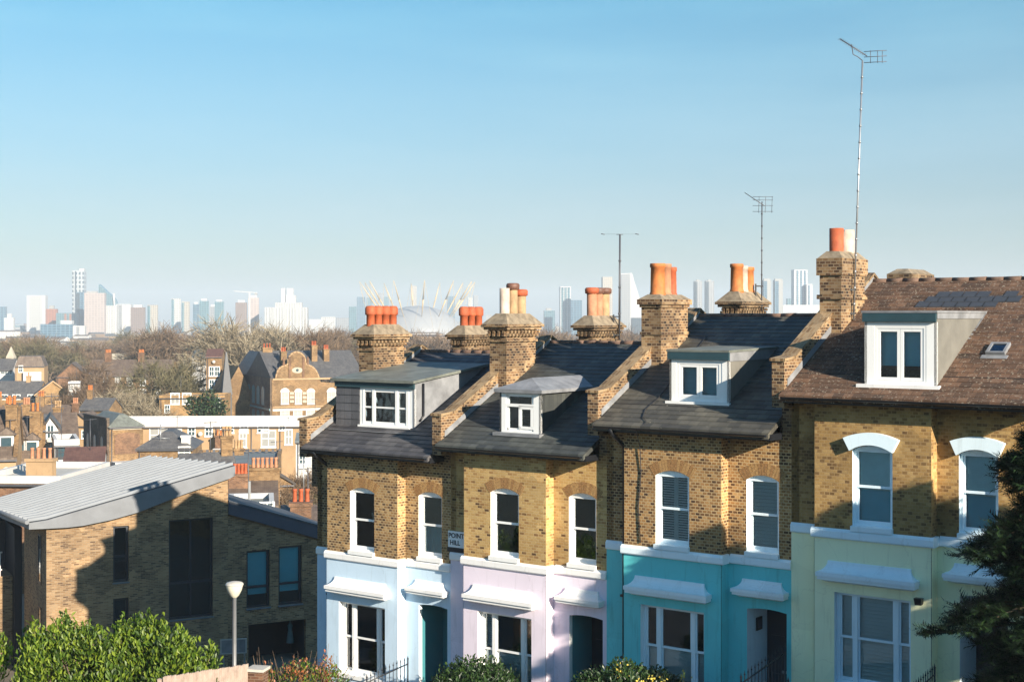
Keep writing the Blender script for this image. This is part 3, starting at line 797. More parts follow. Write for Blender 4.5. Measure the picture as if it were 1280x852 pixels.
    hood(H, 3.02, 4.44 if idx < 3 else 4.6, G - 0.56, G - 0.93, VR - 0.012, wt, 'door_hood')
    # porch: recessed box with the front door at its back
    pd = 1.05
    y0 = VR + 0.126
    x0, x1, z0, z1 = DR[0], DR[1], DR[2], DR[3]
    pm = MB()
    pm.box(x0 - 0.06, x0 - 0.002, y0, y0 + pd, z0 - 0.05, z1 + 0.05).box(x1 + 0.002, x1 + 0.06, y0, y0 + pd, z0 - 0.05, z1 + 0.05)
    pm.box(x0 - 0.002, x1 + 0.002, y0, y0 + pd, z1 + 0.002, z1 + 0.06, 0).box(x0 - 0.002, x1 + 0.002, y0, y0 + pd, z0 - 0.06, z0 - 0.002, 0)
    pm.build('porch', M[opts['porch']], H)
    d = MB()
    yd = y0 + pd - 0.1
    d.box(x0, x1, yd, yd + 0.06, z0 + 0.004, z1 - 0.004)
    for (p, q, r, t) in ((0.12, 0.46, 0.15, 0.8), (0.54, 0.88, 0.15, 0.8), (0.12, 0.46, 0.95, 1.75), (0.54, 0.88, 0.95, 1.75)):
        d.box(x0 + (x1 - x0) * p, x0 + (x1 - x0) * q, yd - 0.02, yd - 0.002, z0 + r, z0 + t)
    d = d.build('door', M[opts['door']], H)
    MB().box((x0 + x1) / 2 - 0.13, (x0 + x1) / 2 + 0.13, yd - 0.035, yd - 0.004, z0 + 0.83, z0 + 0.89).build('letterbox', M['steel'], d)
    stp = MB()
    for i in range(3):
        stp.box(x0 - 0.15, x1 + 0.1, VR - 0.4 - 0.3 * i, VR - 0.1 - 0.3 * i - (0.003 if i else 0), -0.8, 0.5 - 0.17 * i)
    stp.build('steps', M['concrete'], H)
    # drainpipe in the recess, hopper head at the gutter
    if opts.get('pipe'):
        px = -0.17
        dp = MB().tube([(px, YE - 0.05, ZE - 0.06), (px, YE + 0.03, ZE - 0.2), (px, VR - 0.14, ZE - 0.55), (px, VR - 0.08, ZE - 0.75), (px, VR - 0.08, -0.5)], 0.055, 10)
        for z in (G + 1.9, G + 0.4, G - 1.4, G - 3.0): dp.box(px - 0.1, px + 0.1, VR - 0.135, VR - 0.015, z, z + 0.06)
        dp.build('drainpipe', M['black'], H)
    for args in chims: chimney(H, *args)
    for args in rear: chimney(H, *args)
    if dormer: dormer(H)
    return H

def dormer_shell(H, x0, x1, v, h, cheekm, ov=0.1, slope=0.06, roofm='lead', rth=0.09):
    zb = rz_(v); zt = zb + h
    yb = v
    while rz_(yb) < zt + slope * (yb - v) and yb < YR: yb += 0.02
    D = MB()
    D.prism([(v, zb - 0.05), (v, zt), (yb, zt + slope * (yb - v)), (yb, rz_(yb) - 0.03)], 'x', x1 - 0.06, x1)
    D.prism([(v, zb - 0.05), (v, zt), (yb, zt + slope * (yb - v)), (yb, rz_(yb) - 0.03)], 'x', x0, x0 + 0.06)
    d = D.build('dormer', M[cheekm], H)
    return d, zb, zt, yb
def dormer_front(d, x0, x1, z0, z1, hole, y, mat, th=0.08, name='surround'):
    a, b, c, e = hole
    mb = MB().box(x0, a, y, y + th, z0, z1).box(b, x1, y, y + th, z0, z1).box(a, b, y, y + th, e, z1)
    if c > z0 + 0.01: mb.box(a, b, y, y + th, z0, c)
    return mb.build(name, mat, d)

def dormer1(H):
    x0, x1, v, h = -0.5, 2.66, 0.92, 1.33
    d, zb, zt, yb = dormer_shell(H, x0, x1, v, h, 'lead', slope=0.12)
    MB().prism([(v - 0.16, zt + 0.01), (v - 0.16, zt + 0.09), (yb, zt + 0.09 + 0.12 * (yb - v)), (yb, zt + 0.01 + 0.12 * (yb - v))], 'x', x0 - 0.12, x1 + 0.1).build('flat_roof', M['leadgreen'], d)
    MB().box(x0 - 0.02, x1 + 0.02, v - 0.06, v - 0.002, zt - 0.16, zt + 0.005).build('fascia', M['tealfascia'], d)
    wx0, wx1 = x0 + 0.98, x0 + 2.98
    hang = MB().box(x0, wx0, v, v + 0.06, zb - 0.06, zt - 0.165)
    rows = 5; hh = (zt - 0.165 - zb + 0.06) / rows
    for r in range(rows):
        for c in range(4):
            a = x0 + (wx0 - x0) * (c - 0.5 * (r % 2)) / 3.5; b = a + (wx0 - x0) / 3.5 - 0.008
            a, b = max(a, x0), min(b, wx0)
            if b - a > 0.03: hang.prism([(v - 0.022, zb - 0.06 + r * hh + 0.006), (v - 0.002, zb - 0.06 + r * hh + 0.006), (v - 0.002, zb - 0.06 + r * hh + hh)], 'x', a, b)
    hang.build('slate_hanging', M['slate_hung'], d)
    z0, z1 = zb + 0.02, zt - 0.19
    dormer_front(d, wx0, x1, zb - 0.03, zt - 0.165, (wx0 + 0.12, wx1 - 0.1, z0 + 0.06, z1 - 0.04), v + 0.01, M['joinery'], 0.07)
    a, b = wx0 + 0.12, wx1 - 0.1
    w = MB()
    m1, m2 = a + (b - a) * 0.24, a + (b - a) * 0.76
    for x in (a, m1 - 0.05, m2 - 0.05, b - 0.05): w.box(x, x + 0.1 if x not in (a,) else x + 0.05, v + 0.0, v + 0.09, z0 + 0.06, z1 - 0.04)
    mid = (z0 + z1) / 2
    for p, q in ((a + 0.05, m1 - 0.05), (m1 + 0.05, m2 - 0.05), (m2 + 0.05, b - 0.05)):
        w.box(p, q, v + 0.02, v + 0.07, mid - 0.025, mid + 0.025).box(p, q, v + 0.02, v + 0.07, z0 + 0.06, z0 + 0.13).box(p, q, v + 0.02, v + 0.07, z1 - 0.1, z1 - 0.04)
    w = w.build('window_frame', M['joinery'], d)
    for p, q in ((a + 0.05, m1 - 0.05), (m1 + 0.05, m2 - 0.05), (m2 + 0.05, b - 0.05)):
        pane(d, p, q, z0 + 0.13, z1 - 0.1, v + 0.05)
    drape(d, m1 + 0.5, m2 - 0.1, z0 + 0.1, mid, v + 0.3, M['curtain'], 4); drape(d, a + 0.06, m1 - 0.1, z0 + 0.1, z1 - 0.1, v + 0.3, M['curtain'], 3)
    MB().box(wx0 - 0.03, wx1 + 0.03, v - 0.07, v - 0.002, z0 - 0.06, z0 + 0.02).build('sill', M['joinery'], d)
    MB().box(x0 + 0.06, x1 - 0.06, yb - 0.5, yb - 0.45, zb + 0.8, zt).build('interior', M['dark'], d)
    MB().tube([(x1 + 0.05, v + 0.35, zt + 0.0), (x1 + 0.05, v + 0.35, zt - 0.95), (x1 + 0.07, v + 0.18, zt - 1.1)], 0.035, 8).build('rainwater_pipe', M['black'], d)
    MB().box(x0, x1 + 0.15, v - 0.35, v - 0.01, zb - 0.15 + 0.02, zb - 0.14 + 0.02).build('lead_apron', M['lead'], d).rotation_euler = (0, 0, 0)
def dormer2(H):
    x0, x1, v, h = 0.95, 2.34, 0.40, 1.22
    d, zb, zt, yb = dormer_shell(H, x0, x1, v, h, 'slate2', slope=0.0)
    # hipped lead roof: eaves at zt, short ridge above
    zr = zt + 0.30; yr = v
    while rz_(yr) < zr: yr += 0.02
    e = 0.12; m = (x0 + x1) / 2
    mb = MB()
    A, B_ = (x0 - e, v - e, zt), (x1 + e, v - e, zt)
    Cc, Dd = (x1 + e, yb, zt + 0.01), (x0 - e, yb, zt + 0.01)
    R0, R1 = (m, v + 0.55, zr), (m, yr, zr)
    low = lambda p: (p[0], p[1], p[2] - 0.09)
    vs = [A, B_, Cc, Dd, R0, R1] + [low(p) for p in (A, B_, Cc, Dd)]
    mb.add(vs, [(0, 1, 4), (1, 2, 5, 4), (3, 0, 4, 5), (6, 7, 1, 0), (7, 8, 2, 1), (9, 6, 0, 3), (6, 9, 8, 7)])
    mb.build('hipped_roof', M['lead'], d)
    dormer_front(d, x0, x1, zb - 0.05, zt - 0.092, (x0 + 0.22, x1 - 0.24, zb + 0.08, zt - 0.14), v + 0.0, M['joinery'], 0.08)
    a, b = x0 + 0.22, x1 - 0.24
    w = MB(); z0, z1 = zb + 0.08, zt - 0.14; tr = z0 + (z1 - z0) * 0.70
    w.box(a, a + 0.07, v + 0.02, v + 0.09, z0, z1).box(b - 0.07, b, v + 0.02, v + 0.09, z0, z1).box(a, b, v + 0.02, v + 0.088, z1 - 0.06, z1 + 0.002).box(a, b, v + 0.02, v + 0.088, z0 - 0.002, z0 + 0.07).box(a, b, v + 0.0, v + 0.086, tr - 0.04, tr + 0.04)
    cx = a + (b - a) * 0.46
    w.box(cx, b, v + 0.0, v + 0.05, z0 + 0.06, z0 + 0.13).box(cx, cx + 0.08, v + 0.0, v + 0.051, z0 + 0.05, tr).box(b - 0.1, b - 0.01, v + 0.0, v + 0.051, z0 + 0.05, tr).box(cx, b, v + 0.0, v + 0.05, tr - 0.1, tr)
    w.build('window_frame', M['joinery'], d)
    pane(d, a, b, tr, z1, v + 0.055); pane(d, a, cx, z0, tr, v + 0.055); pane(d, cx, b, z0, tr, v + 0.035)
    MB().box(x0 + 0.06, x1 - 0.06, v + 0.85, v + 0.9, zb + 0.3, zt).build('interior', M['dark'], d)
    MB().box(x0 - 0.1, x1 + 0.1, v - 0.2, v - 0.005, zb - 0.06, zb + 0.03).build('sill', M['lead'], d)
def dormer3(H):
    x0, x1, v, h = 0.86, 2.58, 0.82, 1.28
    d, zb, zt, yb = dormer_shell(H, x0, x1, v, h, 'cheek', slope=0.02)
    MB().prism([(v - 0.08, zt + 0.003), (v - 0.08, zt + 0.06), (yb + 0.05, zt + 0.06 + 0.02 * (yb - v)), (yb + 0.05, zt + 0.003 + 0.02 * (yb - v))], 'x', x0 - 0.05, x1 + 0.04).build('flat_roof', M['leadgreen'], d)
    MB().box(x0 - 0.03, x1 + 0.02, v - 0.07, v - 0.002, zt - 0.19, zt + 0.001).build('fascia', M['tealfascia'], d)
    MB().prism([(v, zt - 0.22), (v, zt), (yb, zt + 0.02 * (yb - v)), (yb - 0.4, zt - 0.2)], 'x', x1 + 0.002, x1 + 0.02).build('lead_flashing', M['lead'], d)
    dormer_front(d, x0, x1, zb - 0.03, zt - 0.195, (x0 + 0.2, x1 - 0.2, zb + 0.03, zt - 0.22), v, M['joinery'], 0.08)
    casement(d, x0 + 0.2, x1 - 0.2, zb + 0.03, zt - 0.22, v + 0.01, M['joinery'], 2, 0.09, 0.07, M['glass'], 'window_frame')
    slats('blind', d, x0 + 0.25, x1 - 0.25, zb + 0.1, zt - 0.3, v + 0.22, M['tealblind'], 0.07)
    MB().box(x0 + 0.06, x1 - 0.06, v + 0.95, v + 1.0, zb + 0.4, zt).build('interior', M['dark'], d)
    MB().box(x0 - 0.06, x1 + 0.06, v - 0.12, v - 0.005, zb - 0.05, zb + 0.02).build('sill', M['joinery'], d)
def dormer4(H):
    x0, x1, v, h = 1.15, 2.85, 0.2, 1.66
    d, zb, zt, yb = dormer_shell(H, x0, x1, v, h, 'cheek', slope=0.0)
    MB().prism([(v - 0.08, zt + 0.003), (v - 0.08, zt + 0.05), (yb + 0.05, zt + 0.05), (yb + 0.05, zt + 0.003)], 'x', x0 - 0.05, x1 + 0.04).build('flat_roof', M['lead'], d)
    MB().box(x0 - 0.03, x1 + 0.0, v - 0.07, v - 0.002, zt - 0.2, zt + 0.001).build('fascia', M['tealfascia'], d)
    MB().prism([(v, zt - 0.13), (v, zt - 0.002), (yb, zt - 0.002), (yb - 0.25, zt - 0.13)], 'x', x1 + 0.002, x1 + 0.02).build('lead_flashing', M['lead'], d)
    MB().prism([(v + 0.02, zb + 0.0), (yb, zt + 0.03), (yb, zt - 0.07), (v + 0.02, zb - 0.1)], 'x', x1 + 0.003, x1 + 0.045).build('flashing_strip', M['lead'], d)
    dormer_front(d, x0, x1, zb - 0.03, zt - 0.205, (x0 + 0.24, x1 - 0.24, zb + 0.06, zt - 0.29), v, M['joinery'], 0.08)
    casement(d, x0 + 0.24, x1 - 0.24, zb + 0.06, zt - 0.29, v + 0.005, M['joinery'], 2, 0.06, 0.07, M['glass'], 'window_frame')
    MB().box(x0 + 0.28, x1 - 0.28, v + 0.2, v + 0.21, zb + 0.45, zt - 0.3).build('blind', M['tealblind'], d)  # teal sheet standing in for the reflection in the upper panes
    MB().box(x0 + 0.06, x1 - 0.06, v + 1.1, v + 1.15, zb + 0.5, zt).build('interior', M['dark'], d)
    MB().box(x0 - 0.15, x1 + 0.1, v - 0.14, v - 0.005, zb - 0.07, zb + 0.03).build('sill', M['white'], d)

cz = lambda t: G + t
def front(zt, style, pots, x1=-0.38): return (-1.0, x1, 2.48, 3.95, rz_(2.5) - 1.0, cz(zt), style, pots)
def back(zt, style, pots, x1=-0.46): return (-1.0, x1, 7.2, 8.75, rz_(7.5) - 1.5, cz(zt), style, pots)
H1 = house(0, 'pale blue and brown brick terraced house, lowest of the row, with a slate-hung three-light dormer', 'st1', 'brick1', 'slate1', 'white',
    [front(6.72, 'flared', [(0.14 + 0.24 * i, 0.5, 0.155, 0.62, 'terrared', 'cowl') for i in range(4)])],
    [back(6.66, 'flared', [(0.2 + 0.26 * i, 0.5, 0.16, 0.68, 'terrared', 'cowl') for i in range(3)])],
    dormer1, dict(w1='halfcurtain', w2='halfcurtain', porch='tealdoor', door='tealdoor', pipe=True))
H2 = house(1, 'lilac and yellow brick terraced house with a small hipped lead dormer', 'st2', 'brick2', 'slate2', 'white',
    [front(6.70, 'flared', [(0.22, 0.5, 0.15, 0.78, 'terrapale', 'slim'), (0.5, 0.5, 0.145, 0.88, 'terrabuff', 'slim', 'cowl'), (0.78, 0.5, 0.15, 0.70, 'terrabuff', 'slim', 'terrared')])],
    [back(6.64, 'flared', [(0.24, 0.5, 0.165, 0.88, 'terrapink', 'slim', 'terrared'), (0.49, 0.5, 0.14, 0.88, 'terrapink', 'slim', 'cowl'), (0.73, 0.5, 0.165, 0.88, 'terrabuff', 'slim', 'cowl')])],
    dormer2, dict(tri='half', sideshutter=True, porch='tealdoor', door='darkdoor'))
H3 = house(2, 'teal and tan brick terraced house with a square white dormer under a lead fascia', 'st3', 'brick3', 'slate3', 'trim3',
    [front(6.40, 'plain', [(0.24, 0.5, 0.21, 0.88, 'terra', 'plain'), (0.52, 0.5, 0.17, 0.88, 'terrapink', 'plain'), (0.78, 0.45, 0.15, 0.80, 'terrared', 'plain')])],
    [back(6.55, 'flared', [(0.22, 0.5, 0.2, 0.86, 'terra', 'plain'), (0.46, 0.5, 0.17, 0.80, 'terrapale', 'plain'), (0.72, 0.5, 0.17, 0.78, 'terra', 'plain')])],
    dormer3, dict(w1='shutters', w2='blinds', tri='half', porch='trim3', door='darkdoor', pipe=True))
H4 = house(3, 'pale green and golden brick terraced house with a brown tiled roof, nearest of the row', 'st4', 'brick4', 'tile4', 'trim4',
    [front(6.52, 'worn', [(0.30, 0.45, 0.18, 0.62, 'terrared', 'slim'), (0.68, 0.5, 0.2, 0.60, 'terrapale', 'slim')], -0.42)],
    [back(6.2, 'plain', [])],
    dormer4, dict(w1='roller', w2='roller', tri='full', hoods=True, porch='trim4', door='darkdoor'))
# ---------------------------------------------------------------- roof furniture on the terrace
def hloc(idx, x, y, z):                            # a point in house coordinates -> world
    X, Y = fac(5.26 * idx + x, y)
    return Vector((X, Y, CAMZ + (-7.04, -6.68, -5.86, -4.94)[idx] - G + z))
sk = thing('skylight', 'small roof light on the brown tiled roof right of the dormer', 'roof light', hloc(3, 3.72, 1.55, rz_(1.55)), -TH)
sa = math.atan(SLP)
s1 = MB().box(-0.22, 0.22, 0, 0.06, 0.0, 0.1).box(-0.22, 0.22, 0.44, 0.5, 0, 0.1).box(-0.22, -0.16, 0.06, 0.44, 0, 0.1).box(0.16, 0.22, 0.06, 0.44, 0, 0.1).build('frame', M['lead'], sk)
s2 = MB().box(-0.16, 0.16, 0.06, 0.44, 0.06, 0.075).build('pane', M['glassblue'], sk)
s3 = MB().box(-0.3, 0.3, -0.16, -0.002, 0.0, 0.03).build('apron', M['lead'], sk)
for o in (s1, s2, s3): o.rotation_euler = (sa, 0, 0)
pt = MB(); rng = random.Random(4)
for i in range(7):
    for j in range(3):
        if (i, j) in ((6, 0), (5, 2), (0, 2)): continue
        x = 1.0 + i * 0.34 + (j % 2) * 0.15; y = 3.75 + j * 0.24
        pt.add([(x, y, rz_(y) + 0.045), (x + 0.32, y, rz_(y) + 0.045), (x + 0.32, y + 0.3, rz_(y + 0.3) + 0.03), (x, y + 0.3, rz_(y + 0.3) + 0.03),
                (x, y, rz_(y) + 0.02), (x + 0.32, y, rz_(y) + 0.02)], [(0, 1, 2, 3), (4, 5, 1, 0)])
pt.build('slate_patch', M['newslate'], H4)

def yagi(mb, base, az, n=9, L=1.15, el=0.0, w=0.3):
    d = Vector((sin(az) * cos(el), cos(az) * cos(el), sin(el))); s = Vector((cos(az), -sin(az), 0))
    b = Vector(base)
    mb.tube([b - d * 0.25, b + d * L], 0.012, 6)
    for i in range(n):
        p = b + d * (L * i / (n - 1)); ww = w * (1 - 0.35 * i / n)
        mb.tube([p - s * ww / 2, p + s * ww / 2], 0.006, 5)
def aerial(label, base, top, n_band, build, r=0.022):
    t = thing('tv_aerial', label, 'aerial', base)
    b = Vector(base); d = Vector(top) - b
    m = MB().tube([(0, 0, 0), tuple(d)], r, 8)
    for i in range(n_band):
        p = d * ((i + 1) / (n_band + 1)); m.tube([tuple(p - d.normalized() * 0.025), tuple(p + d.normalized() * 0.025)], r * 1.5, 8)
    m.build('mast', M['steel'] if n_band > 9 else M['darkmetal'], t)
    a = MB(); build(a, d); a.build('antenna', M['darkmetal'], t)
    br = MB()
    for z in (0.15, 0.75): br.box(-0.16, 0.04, -0.03, 0.03, z, z + 0.04)
    br.box(-0.2, -0.161, -0.03, 0.03, 0.1, 0.84)
    br.build('bracket', M['iron'], t)
    return t
def tall(a, d):
    a.tube([tuple(d), tuple(d + Vector((-0.12, 0, 0.10))), tuple(d + Vector((-0.24, 0.0, 0.16))), tuple(d + Vector((-0.28, 0, 0.42)))], 0.012, 6)
    b = d + Vector((0.12, 0.02, 0.12))
    L = Vector((-0.66, 0.12, 0.46))
    a.tube([tuple(b), tuple(b + L)], 0.014, 6)
    sdir = Vector((0.2, 0.95, 0.1))
    for i in range(13):
        p = b + L * (0.12 + 0.88 * i / 12); a.tube([tuple(p - sdir * 0.13 - Vector((0.05, 0, 0.03))), tuple(p + sdir * 0.13 + Vector((0.05, 0, 0.03)))], 0.007, 5)
    for z in (0.16, 0.02, -0.12): a.tube([tuple(d + Vector((0.05, 0.05, z + 0.08))), tuple(d + Vector((0.58, -0.12, z + 0.08)))], 0.009, 5)
    for x in (0.2, 0.38, 0.5): a.tube([tuple(d + Vector((x, 0, -0.06))), tuple(d + Vector((x, 0, 0.26)))], 0.008, 5)
p0 = hloc(3, -0.36, 3.1, 0); p0.z = zz(400, p0.y)
aerial('very tall leaning television aerial mast on the nearest chimney stack', p0, (xx(1077, p0.y), p0.y - 0.1, zz(77, p0.y)), 15, tall)
def mid(a, d):
    yagi(a, d + Vector((-0.12, 0, 0.0)), radians(-62), 11, 0.5, 0.6, 0.22)
    for x in (-0.1, 0.1, 0.3): a.tube([tuple(d + Vector((x, 0.03, -0.34))), tuple(d + Vector((x + 0.02, 0.03, 0.16)))], 0.007, 5)
    for z in (-0.3, -0.12, 0.05, 0.15): a.tube([tuple(d + Vector((-0.28, 0.03, z))), tuple(d + Vector((0.34, 0.03, z)))], 0.007, 5)
p1 = hloc(3, -0.9, 7.2, 0); Y1 = hloc(2, -0.45, 8.3, 0).y
aerial('medium television aerial with a grid reflector beside the teal house rear chimney', (xx(952, Y1), Y1, zz(389, Y1)), (xx(952.5, Y1), Y1, zz(252, Y1)), 8, mid, 0.018)
def thin(a, d):
    a.tube([tuple(d + Vector((-0.12, 0, 0.0))), tuple(d + Vector((0.1, 0, 0.0)))], 0.012, 6)
    for x in (-0.56, 0.56): a.tube([tuple(d + Vector((x - 0.06, 0, 0.02))), tuple(d + Vector((x + 0.06, 0, 0.0)))], 0.014, 6)
    a.tube([tuple(d + Vector((-0.6, 0, 0.01))), tuple(d + Vector((0.6, 0, 0.01)))], 0.003, 5)
Y2 = hloc(1, -0.3, 8.4, 0).y
aerial('thin dark pole with a slender crossbar behind the lilac house chimneys', (xx(774, Y2), Y2, zz(425, Y2)), (xx(775, Y2), Y2, zz(293, Y2)), 3, thin, 0.03)

# name plate of the street on the brick beside the lilac house
sg = thing('street_sign', 'small pale street name plate between the blue and lilac houses', 'sign', hloc(1, -0.53, VR - 0.02, G + 0.36), -TH)
MB().box(-0.30, 0.30, -0.022, 0.0, -0.22, 0.24).build('plate', M['signwhite'], sg)
MB().box(-0.34, 0.34, -0.014, 0.004, -0.36, -0.222).build('backboard', M['signblack'], sg)
def lettering(txt, size, loc, mat, parent, name='lettering'):
    cu = bpy.data.curves.new(name, 'FONT'); cu.body = txt; cu.size = size; cu.align_x = 'CENTER'; cu.align_y = 'CENTER'; cu.extrude = 0.002; cu.offset = 0.004
    o = bpy.data.objects.new(name, cu); col.objects.link(o)
    me = bpy.data.meshes.new_from_object(o.evaluated_get(bpy.context.evaluated_depsgraph_get()))
    bpy.data.objects.remove(o)
    me.materials.clear(); me.materials.append(mat)
    o = bpy.data.objects.new(name, me); col.objects.link(o); o.parent = parent
    o.location = loc; o.rotation_euler = (radians(90), 0, 0)
    return o
lettering('POINT', 0.19, (0, -0.026, 0.11), M['signblack'], sg)
lettering('HILL', 0.19, (-0.05, -0.026, -0.09), M['signblack'], sg)

# cable across the teal house roof and wall, flood light on the green house
P = [(0.2, 4.0), (0.35, 2.2), (0.5, 0.9), (0.42, 0.35), (0.55, 0.0), (0.78, -0.2)]
cb = [tuple(hloc(2, x, y, rz_(y) + 0.05)) for x, y in P] + [tuple(hloc(2, x, y, z)) for x, y, z in ((0.62, -0.43, ZE - 0.1), (0.5, -0.05, ZE - 0.5), (0.52, -0.025, G + 1.9), (0.44, -0.025, G + 1.0), (0.5, -0.025, G + 0.1))]
tag(MB().tube(cb, 0.013, 6).build('roof_cable', M['iron']), 'black cable looping over the teal house roof and down its brick', 'cable')
fl = thing('flood_light', 'small black flood light on the pale green wall beside the tripartite window', 'flood light', hloc(3, 2.57, -0.05, 2.98), -TH)
MB().box(-0.06, 0.06, -0.02, 0.03, -0.06, 0.06).tube([(0, -0.02, 0), (0.02, -0.12, 0.02)], 0.02, 8).build('bracket', M['black'], fl)
MB().frustum((-0.05, 0.09, -0.22, -0.1), (-0.07, 0.11, -0.24, -0.09), -0.06, 0.09).build('lamp_head', M['black'], fl)
ic = thing('door_plaque', 'dark square plaque inside the teal house porch', 'plaque', hloc(2, 3.33, 0.95, G - 1.75), -TH)
MB().box(0.0, 0.03, -0.15, 0.15, -0.16, 0.16).build('plate', M['black'], ic); MB().box(0.031, 0.04, -0.09, 0.09, -0.1, 0.1).build('panel', M['navy'], ic)

# iron railings up the entrance steps
def railing(label, idx, x, y0, y1, z0, z1, n):
    o = thing('iron_railing', label, 'railing', hloc(idx, x, y0, 0), -TH, 'railings beside the front steps')
    L = y1 - y0
    fr = MB()
    for t in (0.12, 0.92):
        fr.tube([(0, 0, z0 - 1.0 + t * 0.95), (0, L, z1 - 1.0 + t * 0.95)], 0.018, 6)
    fr.build('rail', M['iron'], o)
    for i in range(n):
        y = L * i / (n - 1); z = z0 + (z1 - z0) * i / (n - 1)
        big = i in (0, n - 1)
        b = MB().tube([(0, y, z - 2.2), (0, y, z + 0.02)], 0.022 if big else 0.011, 6)
        b.tube([(0, y, z + 0.02), (0, y, z + 0.05), (0, y, z + 0.13)], 0.024 if not big else 0.035, 6, 0, 0.001)
        b.build('baluster', M['iron'], o)
    return o
railing('dark iron railing with spikes left of the blue house door', 0, 2.98, -1.5, 0.25, 1.32, 1.50, 12)
railing('dark iron railing climbing to the teal house door', 2, 4.38, -2.0, 0.25, 2.05, 2.32, 14)
railing('dark iron railing with spikes between the green house windows', 3, 2.95, -2.0, -0.2, 1.35, 1.55, 14)
railing('dark iron railing below the green house tripartite window', 3, -0.1, -2.6, -1.2, 0.95, 1.0, 8)
bn = thing('wheelie_bin', 'black wheeled bin by the pale green wall beneath the conifer', 'bin', hloc(3, 3.05, -1.05, -0.3), -TH)
MB().frustum((-0.22, 0.30, -0.25, 0.25), (-0.28, 0.36, -0.3, 0.3), 0.06, 1.25).build('body', M['black'], bn)
MB().frustum((-0.31, 0.39, -0.33, 0.33), (-0.22, 0.30, -0.22, 0.24), 1.252, 1.36).build('lid', M['black'], bn)
MB().tube([(-0.25, 0.24, 0.1), (-0.2, 0.24, 0.1)], 0.1, 12).tube([(0.28, 0.24, 0.1), (0.33, 0.24, 0.1)], 0.1, 12).build('wheel', M['iron'], bn)
k = plain('blue_plastic', (0.03, 0.10, 0.35), 0.4)
bb = thing('recycling_bin', 'blue lidded recycling bin under the teal house window', 'bin', hloc(2, 2.0, -0.75, -0.35), -TH)
MB().frustum((-0.26, 0.26, -0.22, 0.22), (-0.3, 0.3, -0.26, 0.26), 0.05, 0.98).build('body', k, bb)
MB().frustum((-0.33, 0.33, -0.29, 0.29), (-0.2, 0.2, -0.16, 0.16), 0.982, 1.1).build('lid', k, bb)

# ---------------------------------------------------------------- the modern block with the curved zinc roof
PH = radians(28)
MX, MY = xx(58, 60), 60.0
mz = lambda py, Y: zz(py, Y)
mg = ground(MX, MY)
mod = thing('modern_house', 'modern buff brick house with a curved ribbed zinc roof', 'house', (MX, MY, mg), PH)
def mt(px, py, d=0.0):             # pixel -> (t, z) on the gable wall plane
    kx = (px - HX) / F
    ax, ay = MX - sin(PH) * d, MY + cos(PH) * d
    t = (kx * ay - ax) / (cos(PH) - kx * sin(PH))
    return t, zz(py, ay + sin(PH) * t) - mg
low = -3.0
bot = [mt(61.7, 659), mt(82, 658), mt(103, 655.5), mt(137, 648.5), mt(171, 639), mt(228, 616.5), mt(285, 597)]
bot[0] = (0.0, bot[0][1])
TW_ = bot[-1][0]
def opening(px0, py0, px1, py1):
    a = mt(px0, py0); b = mt(px1, py1); c = mt(px0, py1); e = mt(px1, py0)
    return (a[0], b[0], (c[1] + b[1]) / 2, (a[1] + e[1]) / 2)
OPS = [opening(141.5, 657, 161, 727), opening(141.5, 747, 161, 800), opening(211, 648, 266.5, 772)]
OPS2 = [opening(308.6, 687.6, 337.8, 759), opening(348.7, 682, 378, 755)]
GAR = opening(311, 777, 383, 900)
rect = lambda o: [(o[0], o[2]), (o[1], o[2]), (o[1], o[3]), (o[0], o[3])]
mb = MB()
mb.holed([(0, low)] + [(TW_, low)] + [(t, z - 0.02) for t, z in bot[::-1]], [rect(o) for o in OPS], 0, 0.22, 0, 0)
DEP = 16.0
LOP = [(1.2, 1.9, bot[0][1] - 2.6, bot[0][1] - 0.5), (1.2, 1.9, bot[0][1] - 5.4, bot[0][1] - 3.6)]
def side(vs, fs): mb.add(vs, fs)
side([(0, 0, low), (0, 5.6, low), (0, 5.6, bot[0][1] - 0.3), (0, 0, bot[0][1])], [(0, 1, 2, 3)])
side([(TW_, 0, low), (TW_, DEP, low), (TW_, DEP, bot[-1][1] - 0.8), (TW_, 0, bot[-1][1])], [(0, 1, 2, 3)])
mb.build('wall', M['newbrick'], mod, recalc=False)
for (y0, y1, z0, z1) in LOP:
    wd = MB().box(-0.03, 0.02, y0, y0 + 0.07, z0, z1).box(-0.03, 0.02, y1 - 0.07, y1, z0, z1).box(-0.03, 0.02, y0, y1, z1 - 0.07, z1 + 0.002).box(-0.03, 0.02, y0, y1, z0 - 0.002, z0 + 0.07).build('window', M['anthracite'], mod)
    MB().box(-0.012, 0.0, y0 + 0.07, y1 - 0.07, z0 + 0.07, z1 - 0.07).build('pane', M['glassblue'], wd)
# recess, then the balconied wing
wing = MB()
yw = 6.6
wing.box(-5.5, -0.36, yw, yw + 7, low, bot[0][1] - 3.05, 0)
wing.box(-0.34, -0.002, yw - 0.4, yw + 7, low, bot[0][1] - 0.8, 1)
wing.box(-5.5, -0.342, yw + 2.4, yw + 7, bot[0][1] - 3.04, bot[0][1] - 0.8, 1)
wing.build('wing', [M['newbrick'], M['anthracite']], mod)
wz = bot[0][1] - 6.9
wd = MB().box(-1.6, -0.95, yw - 0.02, yw + 0.05, wz - 0.4, wz - 0.3).box(-1.6, -1.5, yw - 0.02, yw + 0.05, wz - 0.3, wz + 2.0).box(-1.05, -0.95, yw - 0.02, yw + 0.05, wz - 0.3, wz + 2.0).box(-1.5, -1.05, yw - 0.02, yw + 0.05, wz + 1.9, wz + 2.0).box(-1.5, -1.05, yw - 0.02, yw + 0.05, wz + 0.4, wz + 0.5).build('window', M['anthracite'], mod)
